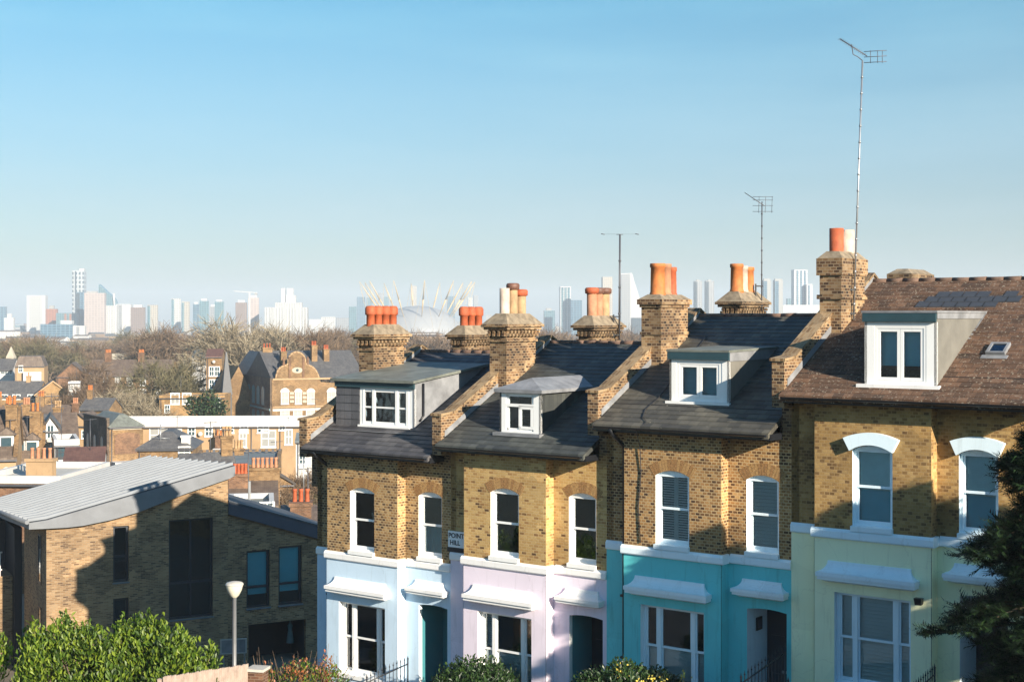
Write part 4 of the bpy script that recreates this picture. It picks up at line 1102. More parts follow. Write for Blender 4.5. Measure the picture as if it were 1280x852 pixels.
MB().box(-1.5, -1.05, yw - 0.004, yw + 0.02, wz - 0.3, wz + 1.9).build('pane', M['tpanepale'], wd)
rl = MB()
zb = bot[0][1] - 3.0
rl.tube([(-5.5, yw + 0.1, zb + 1.05), (-0.8, yw + 0.1, zb + 1.05)], 0.04, 8).tube([(-5.5, yw + 0.1, zb + 0.25), (-0.8, yw + 0.1, zb + 0.25)], 0.04, 8)
for i in range(12): rl.tube([(-5.4 + i * 0.41, yw + 0.1, zb - 0.05), (-5.4 + i * 0.41, yw + 0.1, zb + 1.05)], 0.025, 6)
rl.build('balcony_rail', M['white'], mod)
for i in range(4): MB().box(-1.25 - i * 1.0, -0.85 - i * 1.0, yw + 2.3, yw + 2.36, zb, zb + 2.1).build('balcony_door', M['tpanepale'], mod)
# roof: profile in (t, z), falling slightly to the back, eaves overhanging on the left
prof = [(-0.75, bot[0][1] + 0.02)] + bot[:] + [(TW_ + 0.25, bot[-1][1] + 0.12)]
th = 0.5
rf = MB(); n = len(prof); NB = 2
fall = 0.065
zt0, zt1 = prof[1][1] + 0.36, prof[-2][1] + 0.5
def thick(i): return zt0 + (zt1 - zt0) * (max(prof[i][0], -0.3) / TW_) - prof[i][1]
for y in (-0.28, DEP):
    for i, (t, z) in enumerate(prof):
        rf.v.append((t, y, z - fall * max(y, 0)))
    for i, (t, z) in enumerate(prof):
        rf.v.append((t, y, z + thick(i) - fall * max(y, 0)))
fs = []
for i in range(n - 1):
    fs += [(n + i, n + i + 1, 3 * n + i + 1, 3 * n + i), (i, 2 * n + i, 2 * n + i + 1, i + 1)]
    rf.f.append((i, i + 1, n + i + 1, n + i)); rf.m.append(1); rf.sm.append(False)
    rf.f.append((2 * n + i, 3 * n + i, 3 * n + i + 1, 2 * n + i + 1)); rf.m.append(1); rf.sm.append(False)
for f_ in fs: rf.f.append(f_); rf.m.append(0); rf.sm.append(True)
for a in (0, n - 1): rf.f.append((a, n + a, 3 * n + a, 2 * n + a)); rf.m.append(1); rf.sm.append(False)
rfo = rf.build('roof', [M['zinc'], M['zincside']], mod)
rb = MB(); jt = MB(); y = 0.15; cnt = 0
while y < DEP:
    pts = [(t, y, z + thick(i) - fall * y) for i, (t, z) in enumerate(prof)]
    for i in range(n - 1):
        (t0, _, z0), (t1, _, z1) = pts[i], pts[i + 1]
        jt.add([(t0, y - 0.24, z0 + 0.022), (t1, y - 0.24, z1 + 0.022), (t1, y - 0.10, z1 + 0.014), (t0, y - 0.10, z0 + 0.014)], [(0, 1, 2, 3)])
        rb.add([(t0, y - 0.10, z0 - 0.01), (t1, y - 0.10, z1 - 0.01), (t1, y + 0.10, z1 - 0.01), (t0, y + 0.10, z0 - 0.01), (t0, y - 0.05, z0 + 0.14), (t1, y - 0.05, z1 + 0.14), (t1, y + 0.05, z1 + 0.14), (t0, y + 0.05, z0 + 0.14)],
               [(4, 5, 6, 7), (0, 1, 5, 4), (2, 3, 7, 6), (1, 2, 6, 5), (3, 0, 4, 7)])
    y += 1.15; cnt += 1
rb.build('standing_seams', M['zincrib'], rfo); jt.build('dark_joints', M['anthracite'], rfo)
gt = MB().tube([(-0.83, -0.3, bot[0][1] + 0.32), (-0.83, DEP, bot[0][1] + 0.32 - fall * DEP)], 0.09, 10).build('gutter', M['zincside'], mod)
def frame_win(par, o, y, div=(), tr=None, pm='glassblue', name='window'):
    a, b, c, e = o; f = 0.09
    w = MB().box(a, a + f, y, y + 0.1, c, e).box(b - f, b, y, y + 0.1, c, e).box(a + f, b - f, y, y + 0.1, c, c + f).box(a + f, b - f, y, y + 0.1, e - f, e)
    for d_ in div: w.box(a + (b - a) * d_ - 0.04, a + (b - a) * d_ + 0.04, y + 0.003, y + 0.097, c + f, e - f)
    if tr: w.box(a + f, b - f, y + 0.005, y + 0.095, c + (e - c) * tr - 0.05, c + (e - c) * tr + 0.05)
    w = w.build(name, M['anthracite'], par)
    z0 = c + f
    if tr:
        MB().box(a + f, b - f, y + 0.04, y + 0.05, z0, c + (e - c) * tr - 0.05).build('pane', M[pm], w); z0 = c + (e - c) * tr + 0.05
    MB().box(a + f, b - f, y + 0.04, y + 0.05, z0, e - f).build('pane', M[pm], w)
    MB().box(a - 0.03, b + 0.03, -0.06, 0.12, c - 0.06, c - 0.002).build('sill', M['zincside'], w)
    return w
frame_win(mod, OPS[0], 0.12, (), 0.45, 'glass'); frame_win(mod, OPS[1], 0.12)
frame_win(mod, OPS[2], 0.12, (0.5,), 0.36, 'glass')
MB().box(0.3, TW_ - 0.3, 1.6, 1.65, 0.1, bot[0][1] - 0.3).build('interior', M['dark'], mod)
# lower link with its dark raked fascia
ln = thing('brick_link_building', 'lower buff brick building with a raked dark blue fascia and garage', 'house', tuple(Vector((MX, MY, mg)) + Vector((cos(PH) * TW_, sin(PH) * TW_, 0))), PH)
E0, E1 = mt(285, 642), mt(391, 671)
L1 = E1[0] + 1.6; sl_ = (E1[1] - E0[1]) / (E1[0] - E0[0]); zend = E0[1] + sl_ * (L1 - E0[0])
off = lambda o: (o[0] - TW_, o[1] - TW_, o[2], o[3])
lw = MB()
g_ = off(GAR); g_ = (g_[0], g_[1], -2.9, g_[3])
lw.holed([(0.002, low), (L1 - TW_, low), (L1 - TW_, zend), (0.002, E0[1])], [rect(off(o)) for o in OPS2] + [rect(g_)], 0.06, 0.24, 0, 0)
lw.box(L1 - TW_ - 0.2, L1 - TW_, 0.3, 9, low, zend - 0.4)
lw.build('wall', M['newbrick'], ln, recalc=False)
MB().prism([(0.004, E0[1]), (L1 - TW_ + 0.3, zend - 0.3 * abs(sl_)), (L1 - TW_ + 0.3, zend + 0.48), (0.004, E0[1] + 0.56)], 'y', -0.1, 9.5).build('roof', M['navy'], ln)
MB().prism([(0.003, E0[1] + 0.562), (L1 - TW_ + 0.34, zend + 0.482), (L1 - TW_ + 0.34, zend + 0.53), (0.003, E0[1] + 0.62)], 'y', -0.14, 9.5).build('coping', M['zinc'], ln)
for o in OPS2:
    fw = frame_win(ln, off(o), 0.17, (), 0.36, 'glass'); q_ = off(o)
    MB().box(q_[0] + 0.09, q_[1] - 0.09, 0.32, 0.33, q_[2] + (q_[3] - q_[2]) * 0.22, q_[3] - 0.09).build('blind', M['tealblind'], fw)
MB().box(g_[0], g_[1], 2.2, 2.25, -2.9, g_[3]).box(g_[0] - 0.3, g_[0], 0.32, 2.2, -2.9, g_[3]).box(g_[1], g_[1] + 0.3, 0.32, 2.2, -2.9, g_[3]).box(g_[0], g_[1], 0.32, 2.2, g_[3], g_[3] + 0.1).build('garage_recess', M['anthracite'], ln)
MB().box(0.2, L1 - TW_ - 0.3, 1.5, 1.55, g_[3] + 0.2, zend - 0.1).build('interior', M['dark'], ln)
sh = off(opening(369, 784, 378, 809))
gm = MB().lathe((sh[0] + sh[1]) / 2, 0, [(0.02, sh[3] + 0.1), (0.06, sh[3]), (0.13, sh[3] - 0.12), (0.1, sh[3] - 0.3), (0.2, sh[2]), (0.0, sh[2])], 12).build('hanging_cloth', k)
gm.data.materials.clear(); gm.data.materials.append(M['tpaneteal'])
gm.matrix_world = ln.matrix_basis @ Matrix.Translation((0, 1.2, 0))
tag(gm, 'pale teal cloth hanging in the dark garage opening', 'cloth')

# ---------------------------------------------------------------- street lamp, name board, fence
LX, LY = xx(293, 39), 39.0
lz = ground(LX, LY)
lp = thing('street_lamp', 'slim grey street lamp with a pale bowl head in front of the brick wall', 'street lamp', (LX, LY, lz))
lt = zz(727, LY) - lz
MB().lathe(0, 0, [(0.11, 0), (0.11, 1.3), (0.085, 1.36), (0.06, 1.5), (0.055, lt - 0.42), (0.07, lt - 0.4)], 16).build('post', M['steel'], lp)
MB().lathe(0, 0, [(0.07, lt - 0.42), (0.13, lt - 0.36), (0.2, lt - 0.22), (0.235, lt - 0.09), (0.235, lt - 0.07)], 20).build('lamp_bowl', M['lampglass'], lp)
MB().lathe(0, 0, [(0.25, lt - 0.075), (0.25, lt - 0.05), (0.21, lt - 0.01), (0.08, lt + 0.02), (0.0, lt + 0.025)], 20).build('lamp_cap', M['concrete'], lp)
BY = 54.0
nb = thing('notice_board', 'low white framed board on posts behind the street lamp', 'sign', (xx(292, BY), BY, ground(xx(292, BY), BY)), radians(14))
bz0, bz1 = zz(815, BY) - nb.location.z, zz(799, BY) - nb.location.z
MB().box(-0.47, 0.45, -0.02, 0.0, bz0, bz1).build('panel', M['lead'], nb)
fr = MB().box(-0.5, -0.45, -0.04, 0.01, bz0 - 0.04, bz1 + 0.04).box(0.44, 0.49, -0.04, 0.01, bz0 - 0.04, bz1 + 0.04).box(-0.45, 0.44, -0.04, 0.01, bz1, bz1 + 0.04).box(-0.45, 0.44, -0.04, 0.01, bz0 - 0.04, bz0)
fr.build('frame', M['concrete'], nb)
for x in (-0.4, 0.38): MB().box(x, x + 0.06, 0.012, 0.06, -0.3, bz1).build('post', M['steel'], nb)
FY0, FY1 = 32.0, 36.5
fa, fb = Vector((xx(205, FY0), FY0, 0)), Vector((xx(311, FY1), FY1, 0))
fd = fb - fa; fn = atan2(fd.y, fd.x)
fz0 = ground(fa.x, fa.y)
fe = thing('board_fence', 'vertical board garden fence below the street lamp', 'fence', (fa.x, fa.y, fz0), fn)
za, zb_ = zz(846, FY0) - fz0, zz(830, FY1) - fz0
mb = MB(); L = fd.length; n = int(L / 0.125); rng = random.Random(5)
for i in range(n):
    x = L * i / n; zt_ = za + (zb_ - za) * i / n
    mb.box(x, x + 0.112, rng.uniform(-0.006, 0.006), 0.028, -1.2, zt_ + rng.uniform(-0.012, 0.012))
mb.build('boards', M['wood'], fe)
for q in (0.4, 1.5): MB().prism([(0, za - q), (L, zb_ - q), (L, zb_ - q + 0.08), (0, za - q + 0.08)], 'y', 0.031, 0.08).build('rail', M['wood'], fe)
for i in range(4): MB().box(L * (i + 0.02) / 3.1 - 0.02, L * (i + 0.02) / 3.1 + 0.08, 0.082, 0.17, -1.2, za + (zb_ - za) * i / 3.1 - 0.05).build('post', M['wood'], fe)
bp = thing('brick_pier', 'short orange brick pier at the right end of the board fence', 'pier', (fb.x + 0.22, fb.y + 0.1, ground(fb.x, fb.y)), fn)
MB().box(-0.2, 0.2, -0.2, 0.2, -0.6, zz(838, FY1) - bp.location.z).build('shaft', M['tbrickred'], bp)
MB().box(-0.24, 0.24, -0.24, 0.24, zz(838, FY1) - bp.location.z + 0.002, zz(838, FY1) - bp.location.z + 0.07).build('cap', M['concrete'], bp)

# ---------------------------------------------------------------- shrubs and conifers
def leaves(blobs, n, size, rng, up=0.25, deep=0.35, asp=0.45):
    mb = MB(); vol = [b[3] * b[4] * b[5] for b in blobs]; vol = [v ** 0.67 for v in vol]; tot = sum(vol)
    for b, vv in zip(blobs, vol):
        cx, cy, cz_, rx, ry, rz2 = b
        for _ in range(int(n * vv / tot)):
            d = Vector((rng.gauss(0, 1), rng.gauss(0, 1), rng.gauss(0, 1))).normalized()
            t = 1 - deep * rng.random() ** 1.6 + 0.08 * rng.gauss(0, 1)
            p = Vector((cx + d.x * rx * t, cy + d.y * ry * t, cz_ + d.z * rz2 * t))
            nrm = (d + Vector((rng.gauss(0, 0.55), rng.gauss(0, 0.55), rng.gauss(0, 0.55)))).normalized()
            ax = (Vector((rng.gauss(0, 0.6), rng.gauss(0, 0.6), up + rng.random()))+ d * 0.5).normalized()
            ax = (ax - nrm * ax.dot(nrm) * 0.7).normalized()
            sdv = ax.cross(nrm).normalized()
            L = size * rng.uniform(0.65, 1.3); wv = L * asp
            fold = nrm * wv * 0.3
            mb.add([p, p + ax * L * 0.55 + sdv * wv * 0.5 + fold, p + ax * L, p + ax * L * 0.55 - sdv * wv * 0.5 + fold], [(0, 1, 2), (0, 2, 3)])
    return mb
def shrub(name, label, cat, loc, blobs, n, size, mat, seed, extra=None, deep=0.35, group=None, up=0.25):
    rng = random.Random(seed)
    t = thing(name, label, cat, loc, 0, group)
    leaves(blobs, n, size, rng, up, deep).build('foliage', M[mat], t, recalc=False)
    st = MB()
    for b in blobs:
        st.tube([(b[0] * 0.3, b[1] * 0.3, -0.3), (b[0] * 0.7, b[1] * 0.7, b[2] * 0.5), (b[0], b[1], b[2] + b[5] * 0.4)], 0.035, 6, 0, 0.01)
    st.build('stem', M['bark'], t)
    if extra: extra(t, rng)
    return t
def puffs(rng, n, X, Y, Z, r):
    return [(rng.uniform(-X, X), rng.uniform(-Y, Y), rng.uniform(Z[0], Z[1]), r * rng.uniform(0.7, 1.2), r * rng.uniform(0.7, 1.2), r * rng.uniform(0.7, 1.25)) for _ in range(n)]
HXc, HYc = xx(148, 35), 35.0
hz = ground(HXc, HYc); ht = zz(772, HYc) - hz
rng = random.Random(21)
bl = []
for i in range(64):
    x = rng.uniform(-2.3, 2.25); ln_ = 1 - (abs(x) / 2.9) ** 4
    z = rng.uniform(0.6, (ht - 0.5) * ln_); q = rng.uniform(0.24, 0.42)
    bl.append((x, rng.uniform(-0.95, 0.15) * (1.1 - 0.4 * z / ht), z, q, q, q * rng.uniform(1.2, 1.9)))
for i in range(34):
    x = rng.uniform(-2.35, 2.35); top = ht * (1 - 0.16 * (x > 0.9) * (x - 0.9) - 0.05 * (x < -1.5)) * rng.uniform(0.93, 1.02)
    bl.append((x, rng.uniform(-0.5, 0.4), top - rng.uniform(0.3, 0.6), 0.17, 0.17, rng.uniform(0.35, 0.6)))
def core(t, rg):  # darker leaves that paint the shade deep inside the laurel
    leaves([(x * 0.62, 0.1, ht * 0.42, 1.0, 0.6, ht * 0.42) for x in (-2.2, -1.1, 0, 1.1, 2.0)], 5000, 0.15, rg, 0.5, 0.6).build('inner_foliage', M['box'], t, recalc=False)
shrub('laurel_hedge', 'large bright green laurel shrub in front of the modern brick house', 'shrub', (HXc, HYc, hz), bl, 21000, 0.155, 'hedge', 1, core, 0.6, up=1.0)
x2 = xx(-12, 36)
shrub('laurel_hedge', 'smaller laurel shrub cut by the left edge of the frame', 'shrub', (x2, 36, ground(x2, 36)), puffs(rng, 14, 0.9, 0.6, (0.6, zz(815, 36) - ground(x2, 36)), 0.6), 5000, 0.15, 'hedge', 2, up=0.8)
def topiary(px, Y, top, r, label, seed, extra=None, mat='box', h=None):
    x = xx(px, Y); g = ground(x, Y); t = zz(top, Y) - g
    rg = random.Random(seed)
    b = [(0, 0, t - r * 0.8, r, r, r * 0.8), (0, 0, (t - r) * 0.5, r * 0.75, r * 0.75, t * 0.45)] + [(r * 0.7 * cos(a), r * 0.7 * sin(a), t - r * 0.85 + 0.1 * rg.random(), r * 0.42, r * 0.42, r * 0.5) for a in [i * 0.7 for i in range(9)]]
    return shrub('garden_shrub', label, 'shrub', (x, Y, g), b, 22000, 0.12, mat, seed, extra)
p_ = hloc(1, 1.1, -1.9, 0); topiary(594, p_.y + 0.2, 826, 1.12, 'rounded clipped dark green shrub before the lilac house', 31)
def yellow(t, rg):
    mb = MB()
    for _ in range(20):
        a = rg.uniform(0, 2 * pi); rr = rg.uniform(0.2, 1.4)
        c = Vector((rr * cos(a), rr * 0.8 * sin(a) - 0.4, rg.uniform(1.15, 1.95) - 0.15 * rr))
        for _ in range(14):
            p = c + Vector((rg.gauss(0, 0.07), rg.gauss(0, 0.07), rg.gauss(0, 0.08))); d = Vector((rg.gauss(0, 1), rg.gauss(0, 1), rg.gauss(0, 1))).normalized() * 0.03
            e = d.orthogonal().normalized() * 0.028
            mb.add([p - d, p + e, p + d, p - e], [(0, 1, 2, 3)])
    mb.build('blossom', M['flower'], t, recalc=False)
p_ = hloc(2, 0.8, -2.3, 0)
shrub('flowering_shrub', 'dark evergreen shrub with yellow flower clusters before the teal house', 'shrub', (xx(785, p_.y), p_.y, ground(xx(785, p_.y), p_.y) - 0.5),
      [(-0.8, 0, 0.95, 0.6, 0.5, 0.72), (-0.1, 0, 1.05, 0.7, 0.6, 0.85), (0.6, 0, 0.95, 0.65, 0.55, 0.78), (1.1, 0.1, 0.8, 0.4, 0.4, 0.7)], 14000, 0.12, 'box', 33, yellow)
def russet(t, rg):
    leaves([(-0.9, 0, 1.0, 0.35, 0.4, 0.55), (0.0, -0.1, 1.25, 0.4, 0.4, 0.5), (0.8, 0, 1.15, 0.4, 0.4, 0.6)], 900, 0.11, rg, 0.5, 0.9).build('russet_foliage', M['redleaf'], t, recalc=False)
    mb = MB()
    for _ in range(60):
        x, y = rg.uniform(-1.5, 1.6), rg.uniform(-0.4, 0.4); h = rg.uniform(1.2, 2.05)
        mb.tube([(x * 0.7, y, 0.2), (x * 0.85, y, h * 0.6), (x + rg.gauss(0, 0.12), y + rg.gauss(0, 0.1), h)], 0.012, 4, 0, 0.004)
    mb.build('twigs', M['twig'], t, recalc=False)
gx_, gy_ = xx(372, 41), 41.0
shrub('mixed_shrub', 'low straggly shrub with russet and green leaves beside the blue house', 'shrub', (gx_, gy_, ground(gx_, gy_) - 0.25), [(-0.9, 0, 0.7, 0.6, 0.5, 0.7), (0.1, 0, 0.8, 0.7, 0.5, 0.8), (0.9, 0, 0.75, 0.6, 0.5, 0.75)], 2600, 0.11, 'hedge', 35, russet)

def conifer(label, loc, h, r, seed, nb=230, group=None, low=0.06, lean=0.0):
    rg = random.Random(seed)
    t = thing('conifer_tree', label, 'tree', loc, 0, group)
    MB().tube([(0, 0, -0.5), (0, 0, h * 0.5), (lean, 0, h * 0.97)], r * 0.09, 10, 0, 0.02).build('trunk', M['bark'], t)
    mb = MB(); br = MB()
    for i in range(nb):
        f = rg.random() ** 0.85; z = h * (low + (1 - low) * f)
        R = r * (1 - f) ** 0.62 * min(1.0, 0.74 + f * 0.9) * rg.uniform(0.75, 1.12) * (0.75 + 0.35 * sin(f * 23 + 1)) + 0.15
        a = rg.uniform(0, 2 * pi)
        d = Vector((cos(a), sin(a), 0)); dr = -0.16 * R
        p0 = Vector((lean * f, 0, z))
        pts = [p0 + d * (R * q) + Vector((0, 0, 0.25 * R * q - 0.42 * R * q * q)) for q in (0, 0.25, 0.5, 0.75, 1)]
        br.tube([tuple(p) for p in pts], 0.03, 4, 0, 0.006)
        nsp = int(10 + 26 * R)
        for j in range(nsp):
            q = 0.12 + 0.9 * rg.random() ** 0.6; q = min(q, 1.0)
            k4 = min(int(q * 4), 3); p = pts[k4].lerp(pts[k4 + 1], q * 4 - k4)
            sd_ = Vector((-d.y, d.x, 0)) * rg.choice((-1, 1))
            dirv = (d * rg.uniform(0.3, 1.0) + sd_ * rg.uniform(0.1, 1.0) + Vector((0, 0, rg.uniform(-0.25, 0.45)))).normalized()
            L = rg.uniform(0.22, 0.5) * (1.2 - 0.3 * q); 
            nr = dirv.cross(Vector((rg.gauss(0, 0.4), rg.gauss(0, 0.4), 1))).normalized()
            # feathery spray: a fan of narrow leaflets
            for m_ in range(5):
                q2 = 0.15 + 0.85 * m_ / 4; b = p + dirv * (L * q2 * 0.8)
                for sg_ in (-1, 1):
                    tip = b + (dirv * 0.8 + nr * sg_ * 0.75 + Vector((0, 0, rg.gauss(0, 0.2)))).normalized() * (L * (0.5 - 0.3 * q2) + 0.04)
                    w_ = (tip - b).cross(Vector((0.2, 0.1, 1))).normalized() * 0.017
                    mb.add([b - w_, tip, b + w_], [(0, 1, 2)])
            tip = p + dirv * L; w_ = nr * 0.02
            mb.add([p - w_, tip, p + w_], [(0, 1, 2)])
    br.build('limbs', M['bark'], t, recalc=False)
    mb.build('foliage', M['conifer'], t, recalc=False)
    return t
CY = 27.0; cx_ = xx(1318, CY); g = ground(cx_, CY)
conifer('dense dark conifer at the right edge before the pale green house', (cx_, CY, g), zz(520, CY) - g, 2.3, 41, 430)
# neighbours just outside the frame whose crowns shade the green house
for i, (x, y, h, r) in enumerate(((13.4, 25.3, 6.1, 2.7),)):
    conifer('tall conifer farther up the hill', (x, y, ground(x, y)), h, r, 50 + i, 330)
# ---------------------------------------------------------------- the town below
_wc = {}
def town_window(parent, x, z, w, h, y=0.0, frame='joinery', pm='tpane', arch=False, bars=1):
    key = (round(w, 2), round(h, 2), frame, pm, arch, bars)
    if key not in _wc:
        mb = MB(); f = min(0.12, w * 0.13)
        mb.box(-w / 2, w / 2, -0.02, -0.004, 0, h, 1)
        for a, b in ((-w / 2, -w / 2 + f), (w / 2 - f, w / 2)): mb.box(a, b, -0.07, -0.021, 0, h, 0)
        mb.box(-w / 2 + f, w / 2 - f, -0.07, -0.021, 0, f, 0).box(-w / 2 + f, w / 2 - f, -0.07, -0.021, h - f, h, 0)
        mb.box(-w / 2 + f, w / 2 - f, -0.06, -0.022, h * 0.5 - f * 0.3, h * 0.5 + f * 0.3, 0)
        for i in range(bars):
            xb = -w / 2 + w * (i + 1) / (bars + 1); mb.box(xb - f * 0.25, xb + f * 0.25, -0.055, -0.023, f, h - f, 0)
        mb.box(-w / 2 - 0.06, w / 2 + 0.06, -0.14, 0.0, -0.09, -0.003, 0)
        if arch:
            l = arch_loop(-w / 2 - 0.12, w / 2 + 0.12, h - 0.1, h + w * 0.42, w * 0.42, 8)
            mb.prism(l, 'y', -0.09, -0.003, 0)
        o = mb.build('window', [M[frame], M[pm]], parent)
        _wc[key] = o
    else:
        o = _wc[key].copy(); col.objects.link(o); o.parent = parent
    o.location = (x, y, z)
    return o
def stack(parent, x, y, z0, z1, w=0.9, d=0.6, n=3, mat='tbrick', pm='terra'):
    mb = MB().box(x - w / 2, x + w / 2, y - d / 2, y + d / 2, z0, z1 - 0.2).box(x - w / 2 - 0.08, x + w / 2 + 0.08, y - d / 2 - 0.08, y + d / 2 + 0.08, z1 - 0.2, z1)
    c = mb.build('chimney', M[mat], parent)
    for i in range(n):
        px = x + w * ((i + 0.5) / n - 0.5) * 0.9
        MB().lathe(px, y, [(0.13, z1), (0.11, z1 + 0.55), (0.14, z1 + 0.6), (0.14, z1 + 0.7), (0.0, z1 + 0.7)], 8).build('chimney_pot', M[pm], c)
    return c
def B(name, label, px0, px1, pye, Y, d, rz, wall, roof, cat='house', group=None, pyb=None):
    """a building whose front wall spans px0..px1 at depth Y with its eaves at row pye"""
    xc = xx((px0 + px1) / 2, Y); w = (px1 - px0) / F * Y / cos(rz)
    g = ground(xc, Y) - 0.5
    t = thing(name, label, cat, (xc, Y, g), rz, group)
    e = zz(pye, Y) - g
    MB().box(-w / 2, w / 2, 0, d, -2.5, e).build('wall', M[wall], t)
    k, rise, rm = roof
    ov = 0.25
    if k == 'gx':
        MB().prism([(-ov, e - 0.05), (d / 2, e + rise), (d + ov, e - 0.05), (d + ov, e + 0.12), (d / 2, e + rise + 0.2), (-ov, e + 0.12)], 'x', -w / 2 - 0.1, w / 2 + 0.1).build('roof', M[rm], t)
        MB().prism([(0, e + 0.001), (d / 2, e + rise), (d, e + 0.001)], 'x', -w / 2, w / 2).build('gable', M[wall], t)
    elif k == 'gy':
        MB().prism([(-w / 2 - ov, e - 0.1), (0, e + rise), (w / 2 + ov, e - 0.1), (w / 2 + ov, e + 0.1), (0, e + rise + 0.2), (-w / 2 - ov, e + 0.1)], 'y', -0.2, d + 0.2).build('roof', M[rm], t)
        MB().prism([(-w / 2, e + 0.001), (0, e + rise), (w / 2, e + 0.001)], 'y', 0, d).build('gable', M[wall], t)
    elif k == 'hip':
        q = min(w, d) * 0.42
        MB().frustum((-w / 2 - ov, w / 2 + ov, -ov, d + ov), (-w / 2 + q, w / 2 - q, q, d - q), e + 0.002, e + rise).build('roof', M[rm], t)
    elif k == 'mansard':
        MB().frustum((-w / 2 - 0.1, w / 2 + 0.1, -0.1, d + 0.1), (-w / 2 + 0.8, w / 2 - 0.8, 0.8, d - 0.8), e + 0.002, e + rise).build('roof', M[rm], t)
    else:
        MB().box(-w / 2 + 0.25, w / 2 - 0.25, 0.25, d - 0.25, e + 0.001, e + 0.08).build('roof', M[rm], t)
        p = MB(); h = rise
        p.box(-w / 2 - 0.06, w / 2 + 0.06, -0.06, 0.24, e + 0.002, e + h).box(-w / 2 - 0.06, w / 2 + 0.06, d - 0.24, d + 0.06, e + 0.002, e + h).box(-w / 2 - 0.06, -w / 2 + 0.24, 0.24, d - 0.24, e + 0.002, e + h).box(w / 2 - 0.24, w / 2 + 0.06, 0.24, d - 0.24, e + 0.002, e + h)
        p.build('parapet', M['twhite' if k == 'flatw' else wall], t)
    return t, w, d, e, Y, g
def wins(b, items, frame='joinery', pm='tpane', arch=False, bars=1):
    t, w, d, e, Y, g = b
    for fx, py, ww, hh in items:
        town_window(t, (fx - 0.5) * w, zz(py, Y) - g, ww, hh, -0.0, frame, pm, arch, bars)

# row with the white parapet
b = B('terrace_row', 'long tan brick row under a white parapet across the middle distance', 141, 405, 533, 180, 9, radians(3), 'tcream', ('flatw', 0.75, 'felt'), 'terrace')
wins(b, [(0.375, 545, 1.0, 1.25), (0.455, 545, 1.0, 1.25), (0.525, 541, 0.9, 1.0), (0.555, 541, 1.0, 1.0), (0.62, 541, 1.1, 1.0), (0.71, 541, 1.5, 1.0), (0.80, 538, 0.9, 1.1), (0.90, 538, 1.0, 1.1)])
wins(b, [(0.22, 552, 2.3, 1.8), (0.30, 552, 1.6, 1.7), (0.54, 556, 0.9, 1.9), (0.615, 559, 1.0, 2.2), (0.735, 559, 1.9, 2.2), (0.83, 556, 1.0, 2.0)], 'joinery', 'tpanepale')
t_, w_, d_, e_ = b[0], b[1], b[2], b[3]
for fx in (0.045, 0.135): MB().box((fx - 0.5) * w_, (fx - 0.5) * w_ + 0.25, -0.2, -0.003, 0, e_ - 0.9).build('brick_pier', M['tbrickred'], t_)
for fx in (0.49, 0.655, 0.79): MB().tube([((fx - 0.5) * w_, -0.08, 0), ((fx - 0.5) * w_, -0.08, e_ - 0.1)], 0.06, 6).build('drainpipe', M['darkmetal'], t_)
stack(t_, (0.51 - 0.5) * w_, -1.2, 0, e_ - 1.0, 0.9, 0.7, 2, 'tbrickred')
MB().box((0.487 - 0.5) * w_, (0.53 - 0.5) * w_ , -2.4, -0.003, -1, e_ - 2.6).build('rear_addition', M['twhite'], t_)
MB().box((0.53 - 0.5) * w_, (0.62 - 0.5) * w_ - 1.2, -2.2, -0.003, -1, e_ - 3.0).build('rear_addition', M['tcream'], t_)
wb = B('white_cottage', 'white gabled cottage with small dark windows right of the long tan row', 370, 397, 552, 165, 5, radians(5), 'twhite', ('gx', 0.7, 'felt'))
wins(wb, [(0.3, 566, 0.8, 1.1), (0.72, 566, 0.7, 1.1), (0.3, 580, 0.8, 1.1)])
# block with its arched-window side coloured dark as shadow, and its lit return
b = B('corner_building', 'dark-sided brick corner building with arched windows and a pale lit return wall', 140, 176, 533, 168, 10, radians(32), 'tbrick', ('hip', 1.4, 'leadgreen'), 'building')
t_, w_, d_, e_ = b[:4]
dk = MB().box(-w_ / 2 - 0.3, -w_ / 2 - 0.002, 0.02, 10, -2, e_ + 0.9).box(-w_ / 2 - 0.4, -w_ / 2 - 0.003, -0.05, 10.1, e_ + 0.9, e_ + 1.1).build('side_wall', M['tshade'], t_)
for i in range(3):
    y = 1.6 + i * 3.0
    o = MB().prism(arch_loop(y, y + 0.9, e_ - 3.3, e_ - 1.2, 0.4, 8), 'x', -w_ / 2 - 0.34, -w_ / 2 - 0.301).build('window', M['tpaneteal'], t_)
MB().box(-w_ / 2 + 0.4, w_ / 2 - 0.2, -0.06, -0.003, e_ - 0.35, e_ - 0.05).build('cornice', M['tstone'], t_)
MB().prism(arch_loop(-w_ / 2 + 0.6, w_ / 2 - 0.4, e_ - 3.2, e_ - 0.7, 0.25, 8), 'y', -0.07, -0.003).build('blind_arch', M['tbrickred'], t_)
MB().box(-w_ / 2 + 0.1, w_ / 2, -2.0, -0.003, -1, e_ - 4.0).build('porch', M['twhite'], t_)
